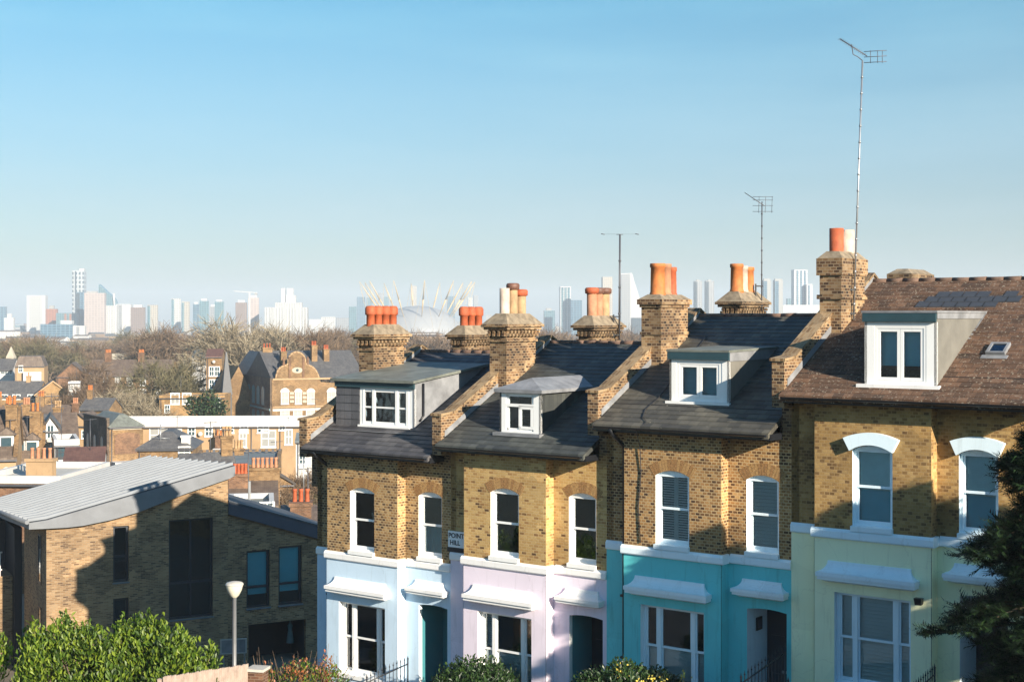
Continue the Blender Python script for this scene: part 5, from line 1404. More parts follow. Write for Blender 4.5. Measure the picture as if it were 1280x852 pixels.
# slate hipped roof with aerial and white stack in front of the row
b = B('low_house', 'low house with a dark hipped slate roof before the long tan row', 172, 240, 561, 140, 8, radians(6), 'tbrick', ('hip', 1.55, 'tslate'))
wins(b, [(0.85, 573, 1.2, 1.2)])
stack(b[0], b[1] * 0.36, 1.0, b[3] - 1.5, zz(545, 140) - b[5], 0.85, 0.8, 0, 'twhite')
MB().tube([(b[1] * -0.1, 1.0, b[3]), (b[1] * -0.1, 1.0, zz(531, 140) - b[5])], 0.045, 6).tube([(b[1] * -0.1 - 0.9, 1.0, zz(548, 140) - b[5]), (b[1] * -0.1 + 0.9, 1.0, zz(549, 140) - b[5])], 0.03, 5).tube([(b[1] * -0.1 - 0.5, 1.0, zz(536, 140) - b[5]), (b[1] * -0.1 + 0.5, 1.0, zz(536, 140) - b[5])], 0.03, 5).build('roof_mast', M['steel'], b[0])
# flat grey roof, chimney wall
b = B('flat_roofed_block', 'long block with a grey felt roof behind the zinc roof', 236, 346, 585, 110, 13, radians(8), 'tbrick', ('flat', 0.25, 'felt'), 'building')
vm = MB()
for i in range(12): vm.box(-b[1] / 2 + 0.6 + i * 0.55, -b[1] / 2 + 0.8 + i * 0.55, 11.2, 11.5, b[3] + 0.1, b[3] + 0.4)
vm.build('roof_vents', M['darkmetal'], b[0])
b = B('red_chimney_house', 'brown roofed house with a broad stack of red pots behind the zinc roof', 284, 346, 634, 96, 9, radians(10), 'tbrickred', ('gx', 1.1, 'tbrown'))
stack(b[0], -b[1] * 0.28, 3.4, b[3] - 0.5, zz(594, 98) - b[5], 1.35, 0.7, 5, 'tbrickred', 'terrared')
stack(b[0], b[1] * 0.25, 5.2, b[3] - 0.5, zz(590, 98) - b[5], 2.1, 0.7, 6, 'tbrick', 'terrapink')
b = B('white_walled_house', 'small white rendered house with a parapet above the dark raked fascia', 286, 341, 640, 84, 6, radians(10), 'twhite', ('flatw', 0.4, 'leadgreen'))
wins(b, [(0.86, 646, 0.9, 0.9)])
MB().box(-b[1] * 0.06, b[1] * -0.06 + 0.14, 2, 2.14, b[3], b[3] + 1.6).build('vent_pipe', M['steel'], b[0])
b = B('low_brick_house', 'low house with an orange brick chimney and tall pole beside the blue house', 352, 400, 668, 78, 7, radians(8), 'tbrickred', ('gx', 1.0, 'tbrown'))
cs = stack(b[0], -0.0, 0.9, b[3] - 1.2, zz(626, 79) - b[5], 1.15, 1.3, 3, 'tbrickred', 'terrared')
MB().tube([(0.15, 0.9, zz(626, 79) - b[5]), (0.15, 0.9, zz(572, 79) - b[5])], 0.035, 6).build('pole', M['steel'], cs)
# lower left cottages
for i, (p0, p1, pe, Yc, lab) in enumerate(((-22, 18, 574, 116, 'brown roofed cottage with pale dormers at the left edge'), (16, 48, 578, 124, 'brown roofed cottage with a tall chimney next to the left edge cottage'))):
    b = B('cottage', lab, p0, p1, pe, Yc, 9, radians(16), 'tcream', ('gx', 3.6, 'tbrown'), 'house', 'cottages at lower left')
    for fx in (-0.25, 0.2):
        dm = MB().box(b[1] * fx - 0.6, b[1] * fx + 0.6, 0.9, 3.0, b[3] + 0.5, b[3] + 1.9).build('dormer', M['twhite'], b[0])
        MB().box(b[1] * fx - 0.4, b[1] * fx + 0.4, 0.86, 0.897, b[3] + 0.8, b[3] + 1.7).build('dormer_window', M['tpane'], dm)
        MB().prism([(b[1] * fx - 0.8, b[3] + 1.9), (b[1] * fx, b[3] + 2.5), (b[1] * fx + 0.8, b[3] + 1.9)], 'y', 0.7, 3.2).build('dormer_roof', M['tbrown'], dm)
    stack(b[0], b[1] * 0.5 - 0.5, 3.2, b[3] + 0.6, b[3] + 4.3, 0.9, 1.6, 2, 'tbrick')
    MB().prism([(-0.2, b[3] + 0.2), (4.5, b[3] + 3.75), (9.2, b[3] + 0.2), (9.2, b[3] + 0.5), (4.5, b[3] + 4.05), (-0.2, b[3] + 0.5)], 'x', b[1] / 2 - 0.2, b[1] / 2 + 0.15).build('party_parapet', M['tbrick'], b[0])
b = B('white_gabled_house', 'tall narrow white gabled house left of the dark corner building', 54, 72, 538, 132, 6, radians(18), 'twhite', ('gy', 1.2, 'tslate'))
wins(b, [(0.5, 552, 0.7, 1.6)])
b = B('tan_gabled_house', 'tan house with a grey pitched roof behind the white gabled house', 68, 96, 548, 142, 7, radians(20), 'tcream', ('gx', 2.2, 'tbrown'))
b = B('white_flat_house', 'low white house with a stepped flat roof left of the dark corner building', 70, 97, 556, 124, 6, radians(20), 'twhite', ('flatw', 0.5, 'felt'))
wins(b, [(0.25, 572, 0.9, 1.0)], 'anthracite')
b = B('red_roofed_house', 'low house with a dull red tiled roof below the dark corner building', 82, 128, 578, 112, 6, radians(14), 'twhite', ('gx', 0.8, 'tred'))
b = B('brick_house', 'narrow tan brick house with a plain parapet above the left cottages', 44, 56, 537, 128, 6, radians(18), 'tbrick', ('flat', 0.4, 'felt'))
b = B('low_flat_building', 'long low flat roofed building with a pale roof edge at the left', -30, 76, 604, 92, 9, radians(-4), 'tbrickred', ('flatw', 0.5, 'concrete'), 'building')
stack(b[0], b[1] * 0.02, 3.4, b[3], b[3] + 1.3, 1.8, 0.7, 4, 'tcream', 'terrapink')
# yellow brick house
b = B('yellow_brick_house', 'yellow brick house with a plain gable end and dark slate roof', 47, 85, 494, 280, 6, radians(20), 'tyellow', ('gy', 2.6, 'tslate'))
MB().prism([(-b[1] / 2 - 0.3, b[3] - 0.1), (0, b[3] + 2.62), (b[1] / 2 + 0.3, b[3] - 0.1), (b[1] / 2 + 0.3, b[3] + 0.2), (0, b[3] + 2.95), (-b[1] / 2 - 0.3, b[3] + 0.2)], 'y', -0.34, -0.21).build('bargeboard', M['tcream'], b[0])
b = B('yellow_brick_terrace', 'yellow brick terrace with a long dark slate roof beside the plain gable', -60, 47, 497, 283, 7, radians(2), 'tyellow', ('gx', 3.0, 'tslate'), 'terrace')
wins(b, [(0.18, 499, 1.6, 1.0), (0.34, 499, 1.6, 1.0), (0.61, 499, 1.5, 1.0), (0.75, 499, 1.6, 1.0), (0.92, 499, 1.5, 1.0)], 'joinery', 'tpane')
MB().box(-b[1] / 2, b[1] / 2, -1.4, -0.003, b[3] - 3.2, b[3] - 2.9).build('canopy', M['twhite'], b[0])
stack(b[0], b[1] * 0.33, 3.5, b[3] + 2.0, b[3] + 4.2, 0.8, 0.8, 1, 'tcream')
wins(b, [(0.5, 513, 2.0, 1.6), (0.8, 513, 2.4, 1.6)], 'tbrickred', 'tpane')
wb = B('white_bay_block', 'narrow pale block of stacked bay windows right of the plain yellow gable', 86, 99, 479, 276, 4, radians(14), 'twhite', ('flat', 0.3, 'felt'))
for fx in (0.28, 0.72): wins(wb, [(fx, py, 0.62, 1.0) for py in (488, 497, 506, 515)])
# houses behind
b = B('grey_roofed_house', 'white house with a grey slate roof at the far left', -16, 15, 463, 345, 8, radians(6), 'twhite', ('gx', 2.6, 'tslate'))
wins(b, [(0.7, 468, 2.2, 1.0), (0.9, 468, 1.2, 1.0)])
sp_ = thing('stone_spire', 'slender pale stone spire beside the white grey-roofed house', 'spire', (xx(14, 350), 350, ground(xx(14, 350), 350)))
zt_ = zz(433, 350) - sp_.location.z; zs = zz(447, 350) - sp_.location.z
MB().box(-0.9, 0.9, -0.9, 0.9, -1, zs).build('shaft', M['tstone'], sp_); MB().frustum((-1.0, 1.0, -1.0, 1.0), (-0.05, 0.05, -0.05, 0.05), zs + 0.002, zt_).build('spire', M['tstone'], sp_)
b = B('tan_mansard_house', 'tan house with a mansard roof and white lower bay right of the stone spire', 20, 54, 458, 330, 8, radians(12), 'tcream', ('mansard', 2.4, 'tbrown'))
MB().box(-b[1] * 0.2, b[1] * 0.42, -1.2, -0.003, -1, b[3] - 1.2).build('bay', M['twhite'], b[0]); wins(b, [(0.2, 465, 1.0, 1.6)])
b = B('red_brick_house', 'red brick gabled house behind the bare tree with a pale window bay', 72, 108, 471, 300, 9, radians(12), 'tbrickred', ('gy', 2.8, 'tbrown'))
bay = MB().box(b[1] * 0.02, b[1] * 0.40, -0.9, -0.003, -2, b[3] - 1.6).build('bay', M['twhite'], b[0])
for r in range(5):
    for c in range(3): MB().box(b[1] * (0.05 + 0.12 * c), b[1] * (0.05 + 0.12 * c) + 0.45, -0.93, -0.903, b[3] - 3.6 - r * 1.7, b[3] - 2.4 - r * 1.7).build('bay_window', M['tpaneteal'], bay)
b = B('mansion_block', 'long brown roofed brick mansion block behind the bare trees', 108, 212, 470, 320, 11, radians(2), 'tbrick', ('gx', 3.4, 'tbrown'), 'building')
wins(b, [(f, 482, 1.3, 2.0) for f in (0.1, 0.24, 0.38, 0.52, 0.68, 0.85)] + [(f, 497, 1.3, 2.0) for f in (0.1, 0.24, 0.38, 0.52, 0.68, 0.85)], 'joinery', 'tpanepale')
for fx in (-0.3, 0.1): stack(b[0], b[1] * fx, 5, b[3] + 1.5, b[3] + 5.2, 1.4, 0.8, 4, 'tbrickred')
b = B('pale_long_building', 'pale stone building with a low flat roof beyond the mansion block', 132, 190, 446, 420, 10, 0.0, 'tstone', ('flat', 0.8, 'felt'), 'building')
b = B('pale_gabled_hall', 'pale rendered hall with a grey gabled roof left of the tall brick tower', 240, 285, 447, 400, 12, 0.0, 'twhite', ('gx', 3.0, 'felt'), 'building')
b = B('yellow_flat_block', 'yellow brick flat roofed block with pale windows beside a dark evergreen', 200, 280, 497, 235, 8, radians(4), 'tyellow', ('flat', 0.4, 'felt'), 'building')
wins(b, [(0.24, 505, 1.5, 1.9), (0.42, 505, 1.5, 1.9)], 'joinery', 'tpanepale'); wins(b, [(0.12, 516, 0.9, 1.4), (0.88, 508, 1.2, 1.5)])
b = B('small_gabled_house', 'small brick house with a dark gable left of the yellow flat block', 214, 230, 494, 262, 7, radians(4), 'tbrick', ('gy', 1.2, 'tslate'))
b = B('brick_tower_house', 'tall tan brick house left of the dark turret', 258, 277, 446, 262, 9, radians(8), 'tbrick', ('gx', 1.2, 'tred'))
wins(b, [(0.35, 470, 1.0, 1.8), (0.7, 470, 1.0, 1.8), (0.35, 486, 1.0, 1.8), (0.7, 486, 1.0, 1.8)])

# ---------------------------------------------------------------- the school with the curved gable
SY = 240.0; SX = xx(340, SY); sgd = ground(SX, SY); SR = radians(24)
sch = thing('school', 'tan brick school with a curved scroll gable, white arched windows and a dark side wing', 'school', (SX, SY, sgd), SR)
def sp2(px, py):
    kx = (px - HX) / F; t = (kx * SY - SX) / (cos(SR) - kx * sin(SR)); return t, zz(py, SY + sin(SR) * t) - sgd
e0 = sp2(341, 474)[1]; W_ = sp2(437, 474)[0]
mb = MB()
gb = [sp2(*p) for p in ((345, 474), (346.5, 468), (348, 463), (351, 460), (355, 458), (358.5, 457.5), (360.5, 455), (361, 449), (363, 445), (366, 442), (370.5, 440.5), (375, 441.5), (379, 444.5), (381.5, 449), (382, 455), (385, 457), (390, 459), (394, 462.5), (397, 468), (399, 474))]
mb.prism([(0, -2), (W_, -2), (W_, e0 - 1.0)] + [(gb[-1][0] + 0.3, e0 - 0.6)] + gb[::-1] + [(0, e0)], 'y', 0, 0.5)
mb.box(W_ - 0.4, W_, 0.5, 14, -2, e0 - 1.2).build('front_wall', M['tbrick'], sch)
cp = MB()
for (a, b_), (c, d_) in zip(gb, gb[1:]): cp.tube([(a, 0.2, b_ + 0.1), (c, 0.2, d_ + 0.1)], 0.22, 6)
cp.build('gable_coping', M['tcream'], sch)
fin = MB()
for p in (gb[4], gb[15]): fin.lathe(p[0], 0.2, [(0.28, p[1] + 0.2), (0.2, p[1] + 0.9), (0.32, p[1] + 1.1), (0.05, p[1] + 1.6)], 8)
fin.build('finials', M['tbrickred'], sch)
for px0, px1, py in ((351, 361, 505), (368.5, 377, 505), (384, 393, 505), (409, 420, 504)):
    a, z0 = sp2(px0, py); c, _ = sp2(px1, py); _, z1 = sp2(px0, 489)
    town_window(sch, (a + c) / 2, z0, c - a, z1 - z0, 0, 'twhite', 'tpanepale', True, 1)
for px in (364.8, 380.7):
    for py in (503, 498, 493): 
        a, z = sp2(px, py); MB().box(a - 0.35, a + 0.35, -0.06, -0.003, z, z + 0.45).build('quoin', M['tstone'], sch)
a, z = sp2(371.5, 462.5)
oc = MB().prism([(a + 0.95 * cos(i * pi / 10), z + 0.5 * sin(i * pi / 10)) for i in range(20)], 'y', -0.08, -0.003).build('oculus', M['tstone'], sch)
MB().prism([(a + 0.25 * cos(i * pi / 6), z + 0.25 * sin(i * pi / 6)) for i in range(12)], 'y', -0.11, -0.082).build('oculus_opening', M['tpane'], oc)
for py, h in ((513.5, 0.35), (509.5, 0.2), (475, 0.3)): 
    z = sp2(350, py)[1]; MB().box(0.1, W_, -0.12, -0.003, z, z + h).build('string_course', M['twhite' if h > 0.3 else 'tcream'], sch)
for px in (356, 372, 388): 
    a, z = sp2(px, 521); town_window(sch, a, z, 1.6, 1.2, 0, 'twhite', 'tpanepale')
for px in (362, 379): 
    a, z = sp2(px, 475); MB().box(a - 0.18, a + 0.18, -0.15, -0.125, z + 0.4, z + 4.0).build('pilaster', M['tbrickred'], sch)
ds = MB().box(-0.3, -0.002, 0.1, 29, -2, e0 + 0.2).build('side_wing', M['tshade'], sch)  # side wall in shadow, its shade put into the dark brick colour
for i in range(5):
    y = 4.0 + i * 3.4
    for z0, z1 in ((e0 - 4.6, e0 - 1.4), (e0 - 8.4, e0 - 5.6)):
        MB().prism(arch_loop(y, y + 1.9, z0, z1, 0.6, 8), 'x', -0.36, -0.303).build('side_window', M['tpaneteal'], ds)
MB().box(-0.42, -0.302, 0.1, 29, e0 - 5.3, e0 - 4.95).build('side_string', M['tpaneteal'], ds)
MB().prism([(0.5, e0 + 0.1), (9, e0 + 4.6), (18.5, e0 + 0.1)], 'x', 0.0, W_ + 3).build('roof', M['tslate'], sch)
MB().prism([(0.02, e0), (3.1, e0 + 4.2), (W_ * 0.2, e0)], 'y', 8, 29).build('wing_roof', M['tslate'], sch)
for x, y, z1 in ((1.4, 9.0, 5.2), (W_ * 0.24, 5.0, 4.6), (W_ * 0.66, 6.0, 5.6), (W_ * 0.82, 6.0, 4.9)):
    stack(sch, x, y, e0, e0 + z1, 1.7 if y > 8 else 1.0, 1.0, 3, 'tbrick', 'terrared')
tx = MB().box(-5.9, -4.3, 11, 12.6, -2, e0 - 3.0).frustum((-6.0, -4.2, 10.9, 12.7), (-5.2, -5.0, 11.7, 11.9), e0 - 2.998, e0 + 4.4).build('turret', M['newslate'], sch)
MB().prism([(-4.9, e0 - 2.6), (-2.4, e0 + 1.8), (-0.31, e0 - 2.6), (-0.31, -2), (-4.9, -2)], 'y', 14, 24).build('turret_link', M['tbrick'], sch)
# ---------------------------------------------------------------- trees
def bare_meshes(seed, h=10.0, spread=0.5, ntw=1, tw=0.03):
    rg = random.Random(seed); tr = MB(); cr = MB()
    def grow(p, d, L, r, lev):
        n = 3; pts = [p]; q = p; dd = d
        for i in range(n):
            dd = (dd + Vector((rg.gauss(0, 0.14), rg.gauss(0, 0.14), rg.gauss(0.03, 0.1)))).normalized(); q = q + dd * (L / n); pts.append(q)
        if lev <= 2: tr.tube([tuple(v) for v in pts], r, 6 if lev < 2 else 4, 0, r * 0.62)
        elif lev == 3: tr.tube([tuple(pts[0]), tuple(pts[-1])], r, 3, 0, r * 0.5)
        if lev == 4:
            for i in range(ntw):
                a = pts[rg.randint(0, 2)]; t = (dd + Vector((rg.gauss(0, 0.7), rg.gauss(0, 0.7), rg.gauss(0.1, 0.6)))).normalized()
                b = a + t * L * rg.uniform(0.6, 1.3); s = t.orthogonal().normalized() * tw
                s = (Matrix.Rotation(rg.uniform(0, 6.3), 3, t) @ s)
                cr.add([a - s, a + s, b + s * 0.3, b - s * 0.3], [(0, 1, 2, 3)])
            s = Vector((rg.gauss(0, 1), rg.gauss(0, 1), rg.gauss(0, 1))).cross(dd).normalized() * tw * 1.3
            cr.add([pts[0] - s, pts[0] + s, pts[-1] + s * 0.3, pts[-1] - s * 0.3], [(0, 1, 2, 3)])
            return
        nb = (6, 5, 5, 6)[lev]
        for i in range(nb):
            f = rg.uniform(0.45, 1.0) if lev else rg.uniform(0.6, 1.0)
            k3 = min(int(f * n), n - 1); o = pts[k3].lerp(pts[k3 + 1], f * n - k3)
            az = 2 * pi * i / nb + rg.uniform(-0.5, 0.5); side = dd.orthogonal().normalized()
            side = Matrix.Rotation(az, 3, dd) @ side
            nd = (dd * rg.uniform(0.5, 1.0) + side * rg.uniform(0.5, 1.0) * (1 + spread * 0.4) + Vector((0, 0, 0.22))).normalized()
            grow(o, nd, L * rg.uniform(0.58, 0.8), r * 0.5, lev + 1)
    grow(Vector((0, 0, 0)), Vector((0, 0, 1)), h * 0.36, h * 0.024, 0)
    top = max(v[2] for v in cr.v)
    return tr, cr, top
protos = []
for i, (sd_, mat) in enumerate(((1, 'twig'), (2, 'twig'), (3, 'twigpale'), (4, 'twiggreen'))):
    protos.append((*bare_meshes(sd_, 10, 0.5 + 0.2 * (i % 2), 5, 0.022), mat))
_pm = {}
def bare_tree(label, px, Y, ptop, variant, wide=1.0, rz=0.0, group=None):
    x = xx(px, Y); g = ground(x, Y); h = max(zz(ptop, Y) - g, 4)
    t = thing('bare_tree', label, 'tree', (x, Y, g - 0.2), rz, group)
    tr, cr, top, mat = protos[variant]
    if variant not in _pm:
        a = tr.build('trunk', M['bark' if mat != 'twigpale' else 'twigpale'], t, recalc=False); b = cr.build('crown', M[mat], t, recalc=False); _pm[variant] = (a, b)
    else:
        a, b = (o.copy() for o in _pm[variant])
        for o in (a, b): col.objects.link(o); o.parent = t
    s = h / top
    t.scale = (s * wide, s * wide, s)
    return t
bare_tree('pale barked plane tree rising left of the school chimneys', 292, 330, 386, 2, 1.15)
bare_tree('tall bare tree before the red brick house', 112, 285, 442, 1, 1.0, 1.0)
bare_tree('wide mossy bare tree before the brown mansion block', 222, 262, 436, 3, 1.1, 2.0)
bare_tree('low tangled pale tree behind the dark corner building', 160, 232, 478, 2, 1.2, 0.6)
bare_tree('low bushy bare tree right of the tangled pale tree', 190, 240, 484, 3, 1.2, 4.6)
bare_tree('bare brown tree beside the yellow gable end', 98, 265, 470, 0, 0.9, 2.2)
bare_tree('tall dark branched tree behind the mansion block', 205, 420, 396, 0, 1.1, 3.0)
bare_tree('bare tree standing directly left of the pale plane tree', 258, 430, 402, 1, 1.1, 5.0)
bare_tree('rounded bare tree behind the school roof', 375, 340, 396, 0, 1.1, 0.7)
bare_tree('bare tree between the school roof and the blue house chimney', 412, 420, 402, 1, 1.2, 1.7)
bare_tree('pale bare tree over the school gable', 335, 360, 402, 2, 1.0, 2.5)
bare_tree('small bare garden tree beside the blue house roof edge', 385, 120, 578, 0, 1.2, 2.9)
bare_tree('scrubby bare garden tree behind the brown roofed house', 350, 105, 592, 1, 1.3, 4.0)
bare_tree('thin bare tree behind the orange brick chimney', 372, 92, 606, 3, 1.4, 5.5)
bare_tree('bare tree at the edge of the yellow brick terrace', 88, 300, 462, 3, 1.0, 0.4)
rg = random.Random(77)
GL = 'bare tree in the broad winter belt below the skyline'
for i in range(46):
    px = rg.uniform(-40, 470); Y = rg.uniform(430, 760)
    bare_tree(GL, px, Y, rg.uniform(403, 420) + (8 if px < 90 else 0), rg.choice((0, 0, 1, 1, 3)), rg.uniform(0.9, 1.3), rg.uniform(0, 6), 'trees of the winter belt')
for i in range(16):
    px = rg.uniform(500, 860); Y = rg.uniform(420, 700)
    bare_tree('bare tree showing between the terrace chimneys', px, Y, rg.uniform(401, 410), rg.choice((0, 1)), 1.2, rg.uniform(0, 6), 'trees between the chimneys')
ev = thing('evergreen_bush', 'dark evergreen bush before the yellow flat block', 'shrub', (xx(258, 215), 215, ground(xx(258, 215), 215)))
leaves([(-1.6, 0, zz(508, 215) - ev.location.z, 1.6, 1.4, 1.5), (0.4, 0, zz(505, 215) - ev.location.z, 1.5, 1.4, 2.2), (1.9, 0, zz(512, 215) - ev.location.z, 1.3, 1.2, 1.4), (0, 0, zz(525, 215) - ev.location.z, 2.6, 1.6, 2.2)], 2600, 0.5, rg, 0.2, 0.7).build('foliage', M['conifer'], ev, recalc=False)
MB().tube([(0, 0, -1), (0, 0, zz(508, 215) - ev.location.z)], 0.25, 8).build('trunk', M['bark'], ev)
# far woodland and far roofs: masses nobody could count
mb = MB()
for i in range(1500):
    Y = 680 + 1500 * rg.random() ** 1.5; X = rg.uniform(-0.55, 0.45) * Y; g = ground(X, Y); h = rg.uniform(9, 19); r = h * 0.42
    for _ in range(46):
        d = Vector((rg.gauss(0, 1), rg.gauss(0, 1), rg.gauss(0, 1))).normalized() * rg.random() ** 0.4
        p = Vector((X + d.x * r, Y + d.y * r, g + h * 0.58 + d.z * h * 0.42)); q = Vector((d.x + rg.gauss(0, 0.4), d.y + rg.gauss(0, 0.4), 0.6 + abs(d.z))).normalized() * rg.uniform(1.5, 3.4)
        s = q.orthogonal().normalized(); s = Matrix.Rotation(rg.uniform(0, 6.3), 3, q.normalized()) @ s * 0.28
        mb.add([p - s, p + s, p + q], [(0, 1, 2)])
tag(mb.build('woodland', M['twig'], recalc=False), 'far bare woodland below the city skyline', None, None, 'stuff')
mb = MB()
for i in range(900):
    Y = 420 + 2700 * rg.random() ** 1.3; X = rg.uniform(-0.5, 0.42) * Y; g = ground(X, Y)
    w_, d_, h = rg.uniform(6, 26), rg.uniform(7, 14), rg.uniform(5, 9); a = rg.uniform(-0.5, 0.6); ca, sa_ = cos(a), sin(a)
    if Y > 1500: h *= 1.9; w_ *= 2
    wm, rm = rg.choice((0, 0, 1, 2, 3)), rg.choice((4, 4, 5))
    def T(x, y, z): return (X + x * ca - y * sa_, Y + x * sa_ + y * ca, g + z)
    hw, hd, rr = w_ / 2, d_ / 2, rg.uniform(1.5, 3.2)
    vs = [T(x, y, z) for z in (-1, h) for x, y in ((-hw, -hd), (hw, -hd), (hw, hd), (-hw, hd))] + [T(-hw, 0, h + rr), T(hw, 0, h + rr)]
    mb.add(vs, [(0, 1, 5, 4), (1, 2, 6, 5), (2, 3, 7, 6), (3, 0, 4, 7), (4, 7, 8), (5, 9, 6)], wm)
    o = len(mb.v) - 10
    for f_ in ((4, 5, 9, 8), (6, 7, 8, 9)): mb.f.append([o + q for q in f_]); mb.m.append(rm); mb.sm.append(False)
tag(mb.build('far_rooftops', [M['tbrick'], M['tcream'], M['twhite'], M['tbrickred'], M['tslate'], M['tbrown']], recalc=False), 'far low houses and sheds spread over the plain', None, None, 'stuff')

# ---------------------------------------------------------------- rooftop clutter and small infill houses
rg = random.Random(5)
for i, (px, py, Y, w_, wm, rm, lab) in enumerate((
        (8, 541, 150, 4.2, 'tbrick', 'tbrown', 'small brick house with a brown roof above the left cottages'), (30, 538, 160, 4.6, 'tcream', 'tslate', 'small rendered house with a slate roof above the second left cottage'),
        (48, 546, 146, 3.2, 'tbrickred', 'tbrown', 'tiny red brick house beside the narrow tan brick house'), (98, 532, 190, 3.6, 'tcream', 'tbrown', 'small tan house in front of the stacked bays'),
        (118, 512, 215, 4.5, 'tbrick', 'tslate', 'small brick house above the dark corner building'), (64, 523, 190, 4.4, 'tbrick', 'tbrown', 'small brick house under the plain yellow gable'),
        (20, 522, 200, 5.4, 'tbrickred', 'tbrown', 'low red brick house under the yellow terrace canopy'), (262, 600, 100, 3.6, 'tbrick', 'tslate', 'small brick house peeping over the zinc roof ridge'),
        (330, 606, 118, 4.5, 'tbrick', 'tbrown', 'small brown roofed house among garden trees'))):
    b = B('small_house', lab, px - w_ * 0.5 * F / Y, px + w_ * 0.5 * F / Y, py, Y, 5, radians(rg.uniform(-14, 22)), wm, (rg.choice(('gx', 'gx', 'gy')), 1.5, rm))
    wins(b, [(0.28, py + 1.2 * F / Y * 1.4, 0.7, 1.1), (0.72, py + 1.2 * F / Y * 1.4, 0.7, 1.1)])
    stack(b[0], b[1] * rg.choice((-0.38, 0.38)), 2.4, b[3] + 0.4, b[3] + 2.9, 0.8, 0.6, 3, rg.choice(('tbrick', 'tbrickred')), rg.choice(('terra', 'terrapink', 'terrabuff')))
for t in [o for o in list(col.objects) if o.get('category') in ('house', 'terrace', 'building', 'school') and o.location.y > 75 and o.location.y < 360]:
    wl = next((o for o in t.children if o.name.split('.')[0] == 'wall'), None)
    if not wl: continue
    xs = [v.co.x for v in wl.data.vertices]; e = max(v.co.z for v in wl.data.vertices); x0, x1 = min(xs), max(xs)
    MB().tube([(x0 + 0.25, -0.07, 0), (x0 + 0.25, -0.07, e - 0.1)], 0.055, 6).build('drainpipe', M['darkmetal'], t)
    MB().box(x0 - 0.1, x1 + 0.1, -0.34, -0.2, e - 0.16, e - 0.03).build('gutter', M['darkmetal'], t)
    if rg.random() < 0.7:
        x = rg.uniform(x0 + 0.5, x1 - 0.5); h = rg.uniform(1.6, 2.6); a = MB().tube([(x, 2.2, e), (x, 2.2, e + 1.4 + h)], 0.03, 5)
        a.tube([(x - 0.5, 2.2, e + 1.3 + h), (x + 0.5, 2.2, e + 1.35 + h)], 0.02, 4)
        for q in range(5): a.tube([(x - 0.45 + q * 0.22, 2.0, e + 1.32 + h), (x - 0.45 + q * 0.22, 2.4, e + 1.32 + h)], 0.014, 4)
        a.build('roof_aerial', M['darkmetal'], t)
    if rg.random() < 0.4:
        x = rg.uniform(x0 + 0.4, x1 - 0.4); MB().lathe(0, 0, [(0.0, 0.0), (0.2, 0.03), (0.3, 0.1), (0.29, 0.12), (0.0, 0.03)], 12).build('satellite_dish', M['concrete'], t, (x, -0.3, e - 0.9)).rotation_euler = (radians(70), 0, 0)

# streets behind the terrace and beyond the left edge, hidden from the front
rg = random.Random(61); mb = MB(); tw_ = MB()
for i in range(230):
    Y = rg.uniform(105, 430); lft = rg.random() < 0.3
    X = (rg.uniform(-0.85, -0.43) if lft else rg.uniform(-0.085, 0.40)) * Y; g = ground(X, Y)
    if rg.random() < 0.45:
        h = rg.uniform(5, 8); r = h * 0.4
        for _ in range(170):
            dv = Vector((rg.gauss(0, 1), rg.gauss(0, 1), rg.gauss(0, 1))).normalized() * rg.random() ** 0.4
            p = Vector((X + dv.x * r, Y + dv.y * r, g + h * 0.58 + dv.z * h * 0.42)); q = Vector((dv.x + rg.gauss(0, 0.4), dv.y + rg.gauss(0, 0.4), 0.6 + abs(dv.z))).normalized() * rg.uniform(0.7, 1.6)
            s = Matrix.Rotation(rg.uniform(0, 6.3), 3, q.normalized()) @ q.orthogonal().normalized() * 0.05
            tw_.add([p - s, p + s, p + q], [(0, 1, 2)])
        tw_.tube([(X, Y, g - 0.3), (X, Y, g + h * 0.6)], 0.14, 5)
        continue
    w_, d_, h, a = rg.uniform(6, 14), 7, rg.uniform(4.5, 6.5), rg.choice((0.15, -0.2, 1.4)); ca, sa_ = cos(a), sin(a)
    hw, hd, rr = w_ / 2, d_ / 2, 2.2
    vs = [(X + x * ca - y * sa_, Y + x * sa_ + y * ca, g + z) for z in (-2, h) for x, y in ((-hw, -hd), (hw, -hd), (hw, hd), (-hw, hd))] + [(X + x * ca, Y + x * sa_, g + h + rr) for x in (-hw, hw)]
    mb.add(vs, [(0, 1, 5, 4), (1, 2, 6, 5), (2, 3, 7, 6), (3, 0, 4, 7), (4, 7, 8), (5, 9, 6)], rg.choice((0, 0, 1, 2)))
    o = len(mb.v) - 10
    for f_ in ((4, 5, 9, 8), (6, 7, 8, 9)): mb.f.append([o + q for q in f_]); mb.m.append(rg.choice((3, 4))); mb.sm.append(False)
tag(mb.build('back_streets', [M['tbrick'], M['tcream'], M['tbrickred'], M['tslate'], M['tbrown']], recalc=False), 'low back street houses behind the terrace', None, None, 'stuff')
tag(tw_.build('garden_scrub', M['twig'], recalc=False), 'bare garden trees of the back streets', None, None, 'stuff')
